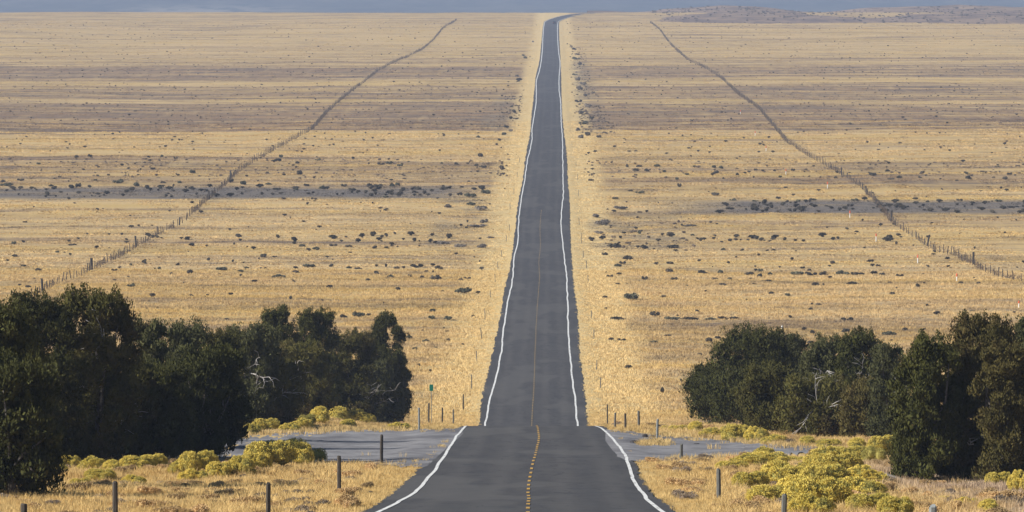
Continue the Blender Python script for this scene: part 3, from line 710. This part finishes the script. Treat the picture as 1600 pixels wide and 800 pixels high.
for (x, y, w, h) in [(1165,732,60,22),(1205,732,56,26),(1150,738,40,18),(1245,726,44,14),(1270,740,50,24),(1215,760,66,38),(1180,768,46,30),(1252,762,56,34),(1290,735,62,34),(1335,722,56,24),(1318,742,60,32),(1300,768,70,40),
                     (1245,784,76,40),(1205,792,60,34),(1290,800,80,50),(1335,784,70,38),(1345,760,56,30),(1370,802,60,30),(1262,812,60,40),(1190,715,34,16)]:
    rabbit(x, y, w*1.08, h*.95, lab3, 'rabbitbrush cluster on the right')
rabbit(1386, 718, 44, 34, 'bright yellow rabbitbrush against the foot of the bright green juniper', 'rabbitbrush on the right')
rabbit(1362, 724, 36, 26, 'olive green shrub left of the rabbitbrush at the green juniper', 'rabbitbrush on the right', green=True)
rabbit(1404, 812, 52, 34, 'rabbitbrush cut by the bottom edge beside the bare ground on the right', 'rabbitbrush on the right')
lab4 = 'yellow rabbitbrush at the bottom right corner under the half dead juniper'
for (x, y, w, h) in [(1566,764,36,24),(1592,772,40,34),(1545,800,40,20),(1508,792,34,16),(1478,786,26,12)]: rabbit(x, y, w, h, lab4, 'rabbitbrush in the bottom right corner')
lab5 = 'yellow rabbitbrush along the upper edge of the right gravel road'
for (x, y, w, h) in [(1088,678,34,18),(1065,677,30,12),(1112,684,40,14),(1156,690,52,26),(1178,692,36,24),(1208,694,40,14),(1262,696,36,14),(1300,700,44,14),(1340,704,40,18),(1040,674,20,9)]: rabbit(x, y, w, h, lab5, 'rabbitbrush above the right gravel road')

# ------------------------------------------------------------------ sagebrush
def sage_mesh(seed, mat, n_=420, ls=.12):
    g = np.random.default_rng(seed); n = int(g.integers(4,8)); C = []; R = []
    for i in range(n):
        a = g.uniform(0,6.28); rr = g.uniform(0,.36); r = g.uniform(.14,.24); C.append((rr*math.cos(a)*1.2, rr*math.sin(a), r*.6+g.uniform(.0,.22)*(1-rr))); R.append(r)
    C = np.array(C); R = np.array(R); V, Fc = merge([leaves(C, R, n_, ls, g, .9, .5)] + cores(C, R, .7, g)); return quads_to_mesh('sagebrush', V, Fc, mat)
SAGE = [sage_mesh(200+i, M_sage if i % 3 else M_sageg) for i in range(9)]
M_sc2 = noisy_mat('grey scrub', (.15,.135,.12), (.21,.19,.165), 1.5, .95, .05, .3)
SAGE += [sage_mesh(220+i, M_sc2) for i in range(4)]
sage_n = 0
def sage(px, py, pw, label, group, ph=None, k=None, name='sagebrush'):
    global sage_n
    if not bool(road_clear(np.array([0.]), np.array([0.]))[0]) and False: return
    p = on_ground(px, py, 445 if py < 640 else 300, 3400); s = mpp(p.y)
    if not road_clear(np.array([p.x]), np.array([p.y]), 1.)[0]: return
    o = obj(name, SAGE[random.randrange(9) if k is None else k]); o.location = (p.x, p.y, p.z-.03); o.rotation_euler = (0,0,random.uniform(0,6.28))
    w = pw*s/1.0; h = (ph*s if ph else w*random.uniform(.38,.6)); h = min(h, 1.5); o.scale = (w, min(w, 6), h/.55)
    tag(o, label, 'shrub', group); sage_n += 1
    return o
LR = lambda x: 'left' if x < 850 else 'right'
# bushes one can pick out, (x, foot y, width, height)
front = [(495,390,22,7),(470,386,16,5),(435,434,34,8),(460,427,14,6),(480,418,26,6),(410,402,14,6),(385,420,14,5),(350,424,26,7),(375,425,16,6),(326,407,12,5),(296,428,14,7),(278,416,10,5),(268,429,9,4),(300,385,20,6),
         (225,412,12,6),(205,415,8,4),(248,421,10,5),(178,424,10,5),(205,449,12,7),(60,424,16,6),(35,417,14,4),(23,401,18,5),(11,408,10,4),(40,349,9,4),(545,420,12,6),(518,417,14,5),(603,418,9,6),(620,421,10,5),(650,419,22,7),
         (685,421,15,7),(681,438,18,9),(660,436,10,6),(610,434,22,7),(588,428,14,6),(731,437,12,5),(724,459,28,10),(674,488,16,7),(667,445,8,4),(560,421,12,4),(520,385,14,5),(545,386,12,4),(586,389,16,5),(605,389,10,4),(640,432,9,4),
         (430,403,10,4),(112,386,20,5),(22,383,10,6),(36,379,8,5),(90,396,8,4),
         (1045,413,14,6),(1045,426,16,8),(1097,428,18,7),(1127,428,16,7),(1138,412,8,5),(1171,430,20,6),(1187,434,12,7),(1188,425,12,6),(1203,430,16,7),(1131,392,14,5),(1160,392,10,4),(1199,393,8,4),(1208,392,8,4),(1053,438,12,7),(1117,437,12,5),
         (1139,438,9,6),(1243,430,24,7),(1263,430,12,5),(1286,431,18,7),(1318,430,22,8),(1340,431,22,6),(1364,429,16,7),(1378,431,10,5),(1405,433,14,6),(1331,446,24,7),(1273,447,16,8),(1231,463,14,6),(1372,417,8,4),(1434,449,14,7),(1255,420,9,5),
         (1300,413,12,5),(1268,431,16,7),(1008,438,12,8),(972,413,12,6),(960,388,22,8),(1006,390,22,7),(1050,388,24,6),(1000,367,8,7),(1046,369,20,5),(1083,369,8,4),(945,399,10,5),(980,407,20,9),(965,417,16,7),(952,434,12,6),
         (1131,447,16,5),(1072,448,10,4),(990,470,34,13),(1022,496,18,9),(1080,500,34,6),(1110,500,30,6),(1050,500,26,6),(1140,500,34,6),(972,534,14,6),(1020,536,14,5),(1107,536,14,8),(1035,614,14,12),(1064,598,8,7),(1232,540,14,7),
         (965,500,30,6),(1325,502,22,8),(1390,524,30,9),(1464,491,18,6),(1520,488,16,5),(1415,518,12,7),(1320,520,20,8),
         (560,496,20,10),(536,497,16,7),(575,494,12,5),(676,500,16,7),(700,500,22,7),(666,536,16,7),(701,534,10,6),(740,497,8,6),(650,548,12,6),(682,545,9,4),(640,530,14,9),(655,572,9,5),(625,536,12,9)]
for (x, y, w, h) in front:
    nr = y > 455
    sage(x, y, w, ('dull brown sagebrush just above the %s juniper grove' if nr else 'dark sagebrush in the front rows of the plain, %s of the road') % LR(x),
         'front plain sagebrush %s %s' % (LR(x), 'near' if nr else 'row'), h)
mid = [(185,288,16,8),(215,292,16,8),(122,293,10,9),(80,292,14,5),(150,283,8,4),(10,292,22,6),(5,285,12,5),(205,298,12,6),(33,283,12,5),(255,288,14,5),(250,296,10,5),(280,288,12,6),(300,296,16,6),(360,286,10,8),(382,290,14,8),(420,289,14,5),
       (434,297,20,5),(463,297,10,5),(478,292,14,5),(504,296,20,8),(538,292,12,6),(550,298,14,6),(578,294,14,8),(590,293,16,6),(590,296,12,6),(612,292,16,8),(620,291,10,6),(655,297,16,6),(648,302,12,5),(623,306,10,5),(602,309,10,4),
       (433,253,20,6),(440,247,10,6),(465,256,9,5),(497,252,9,4),(552,249,8,5),(467,273,14,7),(418,272,8,4),(596,258,12,5),(608,257,14,5),(625,261,9,6),(638,254,7,3),(690,257,9,4),(713,258,9,5),(745,260,10,5),(749,246,11,8),(747,215,12,5),
       (783,266,10,10),(235,252,8,4),(232,247,6,4),(252,247,8,5),(275,249,7,4),(60,258,9,4),(300,272,12,7),(170,275,7,4),(240,265,10,4),(120,247,9,6),(140,246,8,5),(730,257,7,4),(755,263,14,5),(700,296,14,5),(735,309,24,8),(762,304,22,8),
       (735,322,20,7),(752,330,26,12),(700,325,18,8),(757,349,14,10),(748,355,32,7),(690,382,34,8),(755,388,26,9),(720,386,30,8),(765,373,14,6),
       (980,262,10,6),(993,268,14,6),(998,262,12,5),(1010,268,12,6),(1025,261,18,5),(1037,270,10,5),(1074,274,12,4),(1085,262,6,4),(1117,264,10,6),(1128,264,12,6),(1119,272,18,6),(1152,275,8,6),(1062,294,8,8),(1057,281,9,5),(1180,267,7,4),
       (1210,268,7,4),(1130,280,6,4),(1218,278,8,4),(1240,267,8,5),(1362,275,16,7),(1387,270,11,5),(1405,278,14,5),(1392,281,12,4),(1442,271,10,5),(1436,278,8,4),(1514,281,14,7),(1510,272,9,4),(1572,281,12,6),(1577,274,9,5),(1306,279,9,5),(1560,262,6,4),
       (1120,306,20,5),(1145,316,10,5),(1180,316,10,4),(1215,312,10,5),(1230,317,10,5),(1270,314,12,4),(1335,315,12,5),(1350,312,12,6),(1370,316,14,5),(1432,312,14,4),(1450,316,10,4),(1500,314,12,4),(1560,316,14,5),(1246,316,10,5),
       (960,313,12,4),(1000,303,14,5),(985,300,10,4),(925,283,12,4),(940,330,22,9),(960,340,40,12),(945,352,36,12),(970,328,24,9),(1000,333,20,7),(1040,337,40,6),(1085,338,24,4),(960,362,26,8),(990,352,30,6),(1040,354,44,5),(1080,353,30,4),(930,340,16,9),(935,366,18,7)]
for (x, y, w, h) in mid:
    if y > 324 and x > 900 and random.random() < .45: continue
    w2 = 'along the grey wash' if 283 <= y <= 318 else ('on the pale band beyond the grey wash' if y < 283 else 'just nearer than the grey wash')
    sage(x, y, w, 'small sagebrush %s, %s of the road' % (w2, LR(x)), 'sagebrush %s, %s' % (w2, LR(x)), h if not y > 324 else h*.7, k=(9+random.randrange(4)) if y > 324 else None)
# roadside brush far along the right and left verge
farr = [(897,78,9),(902,86,8),(900,94,12),(907,102,10),(912,103,5),(893,74,6),(903,126,14),(910,133,12),(905,141,14),(927,146,8),(915,150,10),(903,160,12),(918,168,14),(908,178,14),(925,186,12),(912,195,14),(903,205,12),(920,212,14),(908,216,14),(935,216,10),(898,118,8),
        (800,168,10),(803,176,12),(798,186,12),(790,200,12),(786,212,12),(798,206,10),(812,126,12),(808,120,8),(822,92,10),(818,88,8),(833,66,5),(810,128,8),(780,220,10)]
for (x, y, w) in farr:
    sage(x, y, w, 'dusky roadside brush clump on the %s verge of the distant road' % LR(x), 'far roadside brush ' + LR(x), max(3, w*.45), k=(9+random.randrange(4)) if random.random() < .6 else None)
print('sage', sage_n)
# uncounted scrub: wash beds, dusky belts and the low hill
def scrub(name, boxes, mesh_, smin, smax, label, zf=ground):
    Ps = []
    for (x0,x1,y0,y1,n) in boxes:
        X = RNG.uniform(x0,x1,n); Y = RNG.uniform(y0,y1,n); ok = road_clear(X,Y,3.); X, Y = X[ok], Y[ok]; Ps.append(np.stack([X,Y,zf(X,Y)],1))
    P = np.vstack(Ps); s = RNG.uniform(smin,smax,len(P))**1.; sc = np.stack([s*RNG.uniform(.8,1.6,len(P)), s*RNG.uniform(.8,1.6,len(P)), s*RNG.uniform(.7,1.1,len(P))],1)
    return tag(scatter(name, P, RNG.uniform(0,6.28,len(P)), sc, mesh_), label, 'scrub', kind='stuff')
sm = quads = sage_mesh(300, M_scrub); sm2 = sage_mesh(301, M_sage)
scrub('low_scrub', [(-110,-11,1040,1075,110),(28,95,990,1022,120),(-70,60,900,925,80)], sm2, .5, 1.5, 'low grey scrub filling the dry wash across the plain')
scrub('low_scrub', [(-230,180,1430,1700,900),(-260,220,1760,1930,500),(-280,240,2030,2230,400),(-150,120,1110,1200,600)], sm, .4, .9, 'uncountable low brown scrub on the dusky belts of the plain')
scrub('low_scrub', [(-130,110,560,1400,1000),(-300,260,1400,3200,1800)], sm2, .35, .9, 'scattered tiny brush dotted over the plain')
scrub('low_scrub', [(7,13,1480,2600,200),(6.5,15,1380,1650,160),(-16,-9,1500,1800,90),(7,22,870,990,60)], sm, .4, 1.0, 'dusky brush belt beside the distant road')
sm3 = sage_mesh(302, M_sc2)
def low_z(X, Y):
    cz = np.interp(X, cxs, czs); t = sstep(3080, Yc, Y); e = sstep(cxs[0]-30, cxs[0]+25, X); b0 = np.maximum(z_road(Y), -41.4) - 1.2 + 2.6*sstep(3080, 3260, Y); return np.maximum(b0 + (cz-b0)*t**.8*e, ground(X,Y))
scrub('low_scrub', [(60,380,3150,3940,700)], sm3, .8, 2.0, 'dark brush dotting the low hill at the far right', low_z)
# brown and grey weeds among the near grass
def near_weeds(n, mesh_, s0, s1, label):
    X, Y = field(120, 440, n); P = np.stack([X,Y,ground(X,Y)],1); px, py = projv(P)
    ok = road_clear(X,Y,.6) & ~in_side(px,py); P = P[ok]; s = RNG.uniform(s0,s1,len(P))
    return tag(scatter('low_weeds', P, RNG.uniform(0,6.28,len(P)), np.stack([s*1.2,s*1.2,s*.9],1), mesh_), label, 'weeds', kind='stuff')
M_wd = noisy_mat('brown weeds', (.42,.29,.14), (.48,.35,.19), 1.5, .95, .05, .35)
near_weeds(.11, sage_mesh(310, M_wd, 2600, .045), .4, .95, 'rusty brown weeds mixed into the near grass')
near_weeds(.05, sage_mesh(311, M_scrub, 2600, .045), .35, .8, 'grey dead weeds mixed into the near grass')

# ------------------------------------------------------------------ posts
def post_mesh(h, r, mat, seed, seg=7):
    g = np.random.default_rng(seed)
    V, Fc = tube([(0,0,-.3),(g.normal(0,.005),0,h*.5),(g.normal(0,.012),g.normal(0,.01),h-.02),(0,0,h)], [r*1.05,r,r*.95,r*.8], seg); return mesh_py('post', V, Fc, mat)
def one_post(px, ytop, ybase, r, mat, label, lo=105, hi=440, name='fence_post', tilt=0):
    p = on_ground(px, ybase, lo, hi); h = (ray(px,ytop).z*p.y) - p.z
    o = obj(name, post_mesh(h, r, mat, int(px))); o.location = p; o.rotation_euler = (0, tilt, random.uniform(0,3))
    return tag(o, label, 'post', 'roadside fence posts')
one_post(180, 753, 822, .07, M_postd, 'thick dark post cut by the bottom edge in front of the left rabbitbrush')
one_post(38, 787, 845, .08, M_postd, 'post top at the bottom left corner of the picture')
one_post(419, 755, 822, .06, M_postd, 'thin dark post between the thick left post and the roadside posts', tilt=.01)
one_post(530, 712, 775, .065, M_postd, 'dark post in the left grass wedge, nearer of the two beside the road')
one_post(596, 680, 728, .065, M_postd, 'dark post at the near edge of the left gravel road')
one_post(655, 637, 673, .055, M_postg, 'pale leaning post at the far corner of the left gravel road', tilt=-.03)
one_post(670, 630, 658, .07, M_postd, 'tall dark post below the green sign')
one_post(691, 637, 657, .06, M_postd, 'short dark post right of the green sign')
one_post(708.5, 640, 661, .06, M_post, 'short grey post nearest the left road edge at the crest')
one_post(724, 616, 642, .06, M_postd, 'post on the left verge just beyond the crest', 330, 520)
one_post(1225, 773, 822, .07, M_post, 'post cut by the bottom edge left of the right rabbitbrush cluster')
one_post(1457, 791, 830, .10, M_postg, 'pale post top on the bare ground at the bottom right')
one_post(1123, 733, 786, .07, M_post, 'grey post in the right grass wedge')
one_post(1064.5, 694, 721, .065, M_post, 'grey post at the near edge of the right gravel road')
one_post(1027, 655, 690, .06, M_postg, 'pale post beside the dark bush at the right gravel road')
one_post(998, 642, 671, .07, M_post, 'thickest post of the group at the right far corner of the junction')
one_post(977, 646, 673, .06, M_postd, 'post second from the road in the right corner group')
one_post(961, 645, 671, .055, M_post, 'post nearest the road in the right corner group')
one_post(949, 632, 651, .055, M_postd, 'dark post beyond the right corner group at the crest')
sage(1026, 676, 22, 'dark round bush behind the pale post at the right gravel road', 'junction debris', 12)
def rock(px, py, w, h, label, seed):
    g = np.random.default_rng(seed); p = on_ground(px, py, 105, 440); s_ = mpp(p.y); V0, F0 = ico(); V = V0*np.array([w*s_/2, w*s_/2.5, h*s_/2])*(1+.18*vnoise(V0[:,0]*2+seed, V0[:,1]*2+V0[:,2]*3, seed)[:,None]); V[:,2] += h*s_*.35
    o = obj('rock', mesh_np('rock', V, F0[:,:3], M_dk)); o.location = p; tag(o, label, 'rock', 'dark lumps at the right gravel road')
M_dk = noisy_mat('dark stone', (.03,.028,.03), (.07,.065,.065), 6)
rock(1008, 684, 9, 7, 'black lump on the upper edge of the right gravel road', 1); rock(1021, 684, 12, 4, 'flat dark lump just right of the black one on the right gravel road', 2)
rock(991, 693, 14, 6, 'brown dark lump on the grass island in the right gravel road', 3); rock(1088, 695, 9, 3, 'small dark stone alone on the right gravel road', 4)
pA, pB, pC = on_ground(1352, 748), on_ground(1385, 750), on_ground(1412, 753)
V, Fc = tube([pA+Vector((0,0,.1)), pB+Vector((0,0,.16)), pC+Vector((0,0,.08))], [.03,.07,.05], 6)
tag(obj('fallen_branch', mesh_py('fallen_branch', V, Fc, M_bark, True)), 'thin grey fallen branch on the bare ground left of the green juniper', 'branch')
# green mile sign
p = on_ground(674, 656, 105, 440); s = mpp(p.y); sg = empty('mile_sign', p); tag(sg, 'green mile marker sign on a thin metal post left of the road', 'sign')
hh = ray(674, 601).z*p.y - p.z
V, Fc = box(0,0,hh*.5-.1,.05,.03,hh+.15); obj('sign_post', mesh_py('sign_post', V, Fc, M_postg), sg)
V, Fc = box(0,-.03,hh-.24,.30,.012,.5); pl = obj('sign_plate', mesh_py('sign_plate', V, Fc, M_green), sg)

# thin delineator posts along both verges of the long straight
dl = [(737,585,608),(745,548,566),(752.5,512,530),(758,482,500),(766,452,466),(773.6,428,441.5),(778,409,421),(783.6,391,402),(791,369,378),(796,352,361),(797,318,327),(803,296,304),(808,270,277),(812,248,254)]
dr = [(938.7,590,608),(932,562,579),(928,515,531),(924,486,499),(919,430,442),(916.4,407,420),(911.5,392,403),(908.5,364,380),(905,340,352),(904,297,308),(902,272,281),(900,252,259)]
dm = post_mesh(1., .045, M_post, 5); 
for side, L_ in (('left', dl), ('right', dr)):
    for i, (x, a, b_) in enumerate(L_):
        p = on_ground(x, b_, 445, 1600); h = ray(x, a).z*p.y - p.z
        o = obj('delineator_post', dm); o.location = p; o.scale = (1.,1.,max(h,1.)); o.rotation_euler = (random.gauss(0,.03), random.gauss(0,.03), 0)
        tag(o, ('nearest thin roadside marker post on the %s verge beyond the crest' if i == 0 else 'thin roadside marker post in the line along the %s verge of the long straight') % side, 'marker post', 'thin marker posts, %s verge%s' % (side, ' nearest' if i == 0 else ''))

# white and red utility markers on the right
for i, (x, a, b_, lab) in enumerate([(1592,470,482,'at the right picture edge'),(1495,427,441,'second from the right edge'),(1434,398,411,'just left of the slanting fence'),(1369,365,378,'below the grey wash'),(1328,329,341,'directly under the grey wash'),
        (1293,284,295,'directly above the grey wash'),(1228,264,273,'in the pale band far up the row'),(1197,228,237,'near the dusky belt edge'),(1180,205,213,'inside the dusky belt'),(1157,172,179,'farthest up the row'),(1222,509,516,'white on the brown scrub line left of the right grove')]):
    p = on_ground(x, b_, 445, 2500); h = ray(x, a).z*p.y - p.z; r = empty('utility_marker', p); tag(r, 'white utility marker with orange red top, ' + lab, 'marker', 'utility markers')
    k = 1.25
    V, Fc = tube([(0,0,-.2),(0,0,h*.62)], [.055*k,.055*k], 8); obj('marker_post', mesh_py('marker_post', V, Fc, M_white), r)
    V, Fc = tube([(0,0,h*.621),(0,0,h*.66),(0,0,h*.96),(0,0,h)], [.06*k,.075*k,.075*k,.04*k], 8)
    cp = obj('marker_cap', mesh_py('marker_cap', V, Fc, M_red if i != 10 else M_white), r)
bpy.data.objects['utility_marker.010']['label'] = 'plain white marker on the brown scrub line left of the right grove'

# ------------------------------------------------------------------ long range fences
def long_fence(pix, label, seed):
    g = np.random.default_rng(seed); st = []
    for x, y in pix: p = on_ground(x, y, 445, 3450); st.append((p.y, p.x))
    st.sort(); ys = [a for a, _ in st]; xs = [b_ for _, b_ in st]
    fx = lambda y: np.interp(y, ys, xs)
    y = ys[0]; posts = []
    while y < ys[-1]:
        posts.append(y); y += (4.6 if y < 1500 else 6)*g.uniform(.6,1.35)
    root = empty('range_fence', (float(fx(ys[0])), ys[0], float(ground(fx(ys[0]), ys[0])))); tag(root, label, 'fence')
    off = np.array(root.location)
    pm = post_mesh(1.25, .055, M_postd, seed, 5); big = post_mesh(1.75, .15, M_postd, seed+1, 6); rest = []
    V0, F0 = tube([(0,0,-.2),(0,0,1.25)], [.06,.05], 4)
    for i, y in enumerate(posts):
        x = float(fx(y)); z = float(ground(x, y)); L = np.array([x,y,z]) - off
        if i < 100:
            o = obj('post', big if i % 17 == 5 else pm, root); o.location = L; o.rotation_euler = (g.normal(0,.09), g.normal(0,.09), g.uniform(0,3)); o.scale = (g.uniform(.8,1.5),1,g.uniform(.7,1.15))
            if i % 17 == 5: o['label'] = 'thicker dark brace post'
        else: rest.append((V0*np.array([1.2,1.2,g.uniform(.85,1.15)]) + L + np.array([g.normal(0,.05),0,0]), F0))
    V, Fc = merge(rest); tag(obj('far_posts', quads_to_mesh('far_posts', V, Fc, M_postd), root), kind='stuff')
    wy = np.arange(ys[0], ys[-1], 4.6); parts = []
    for hz in (.3,.55,.8,1.1):
        wx = fx(wy); wz = ground(wx, wy)+hz; P = np.stack([wx,wy,wz],1)-off; n = len(P); w = .006
        V = np.concatenate([P+[0,0,-w],P+[0,0,w],P+[w,0,0]]); i = np.arange(n-1)
        parts.append((V, np.concatenate([np.stack([i,i+1,i+1+n,i+n],1), np.stack([i+n,i+1+n,i+1+2*n,i+2*n],1)])))
    V, Fc = merge(parts); obj('wire', mesh_np('wire', V, Fc, M_wire), root)
    # weeds blown against the wire
    n = 1700; wy = g.uniform(ys[0], ys[-1], n)**1.; wx = fx(wy)+g.normal(0,.12,n); cc = np.stack([wx,wy,ground(wx,wy)+g.uniform(.05,.55,n)],1)-off
    keep = vnoise(wy*.03, wy*0, seed) > .28; cc = cc[keep]
    V, Fc = leaves(cc, g.uniform(.18,.45,len(cc))*np.where(vnoise(wy[keep]*.012, wy[keep]*0, seed+5) > .5, 1.25, .75), len(cc)*20, .2, g, .3, .3); tag(obj('caught_weeds', mesh_np('caught_weeds', V, Fc, M_weed), root), kind='stuff')
    return root
long_fence([(45,470),(92,443),(140,425),(200,396),(258,362),(292,345),(320,318),(345,296),(370,272),(420,240),(460,218),(487,203),(510,178),(545,147),(590,112),(615,98),(640,88),(662,76),(680,60),(692,45),(713,32)],
           'long wire fence slanting up the plain left of the road', 71)
long_fence([(1640,462),(1600,444),(1570,437),(1540,426),(1500,407),(1463,393),(1430,372),(1400,354),(1378,328),(1353,303),(1340,290),(1300,265),(1258,242),(1230,224),(1210,200),(1185,170),(1150,145),(1128,124),(1100,106),(1075,94),(1050,72),(1030,46),(1016,36)],
           'long wire fence slanting up the plain right of the road', 72)

# ------------------------------------------------------------------ distant car
p = on_ground(866.5, 38, 2000, 3400, road=True); cy = p.y; car = empty('car', (p.x, cy, float(z_road(cy))+.075)); tag(car, 'tiny dark car on the road just before the far bend', 'car')
def prism(prof, w, taper=None):
    n = len(prof); V = [(-w/2, y, z) for y, z in prof]+[(w/2, y, z) for y, z in prof]
    Fc = [tuple(range(n)), tuple(range(2*n-1, n-1, -1))]+[(i, i+n, (i+1)%n+n, (i+1)%n) for i in range(n)]; return V, Fc
def pm_(name, prof, w, mat, par):
    V, Fc = prism(prof, w); me = bpy.data.meshes.new(name); me.from_pydata(V, [], Fc); me.materials.append(mat); o = obj(name, me, par)
    b_ = o.modifiers.new('b', 'BEVEL'); b_.width = .06; b_.segments = 2; return o
body = pm_('body', [(-2.3,.32),(2.3,.32),(2.35,.7),(2.1,.95),(1.1,1.05),(-1.9,1.1),(-2.3,.95)], 1.85, M_carp, car)
pm_('cabin', [(1.1,1.0),(.5,1.55),(-1.5,1.6),(-2.1,1.05)], 1.6, M_glass, car)
for sx in (-.82,.82):
    for sy in (-1.4,1.4):
        V, Fc = tube([(sx-.11,sy,.34),(sx+.11,sy,.34)], [.34,.34], 16); wobj = obj('wheel', mesh_py('wheel', V, Fc, M_black), car)
for sx in (-.7,.7):
    V, Fc = box(sx,-2.33,.85,.3,.04,.14); obj('tail_light', mesh_py('tail_light', V, Fc, M_red), car)

# ------------------------------------------------------------------ haze
V, Fc = box(0, 7000, -30, 24000, 16000, 400)
V[:,1] = np.where(V[:,1] < 7000, -600, 29500); V[:,2] = np.where(V[:,2] < -30, -125, 140)
hm = bpy.data.materials.new('haze'); hm.use_nodes = True; hm.node_tree.nodes.clear()
ho = hm.node_tree.nodes.new('ShaderNodeOutputMaterial'); hv = hm.node_tree.nodes.new('ShaderNodeVolumePrincipled')
hv.inputs['Color'].default_value = (.60,.72,1,1); hv.inputs['Density'].default_value = HAZE; hv.inputs['Anisotropy'].default_value = 0
hm.node_tree.links.new(hv.outputs[0], ho.inputs['Volume'])
tag(obj('haze', mesh_py('haze', V, Fc, hm)), kind='stuff')
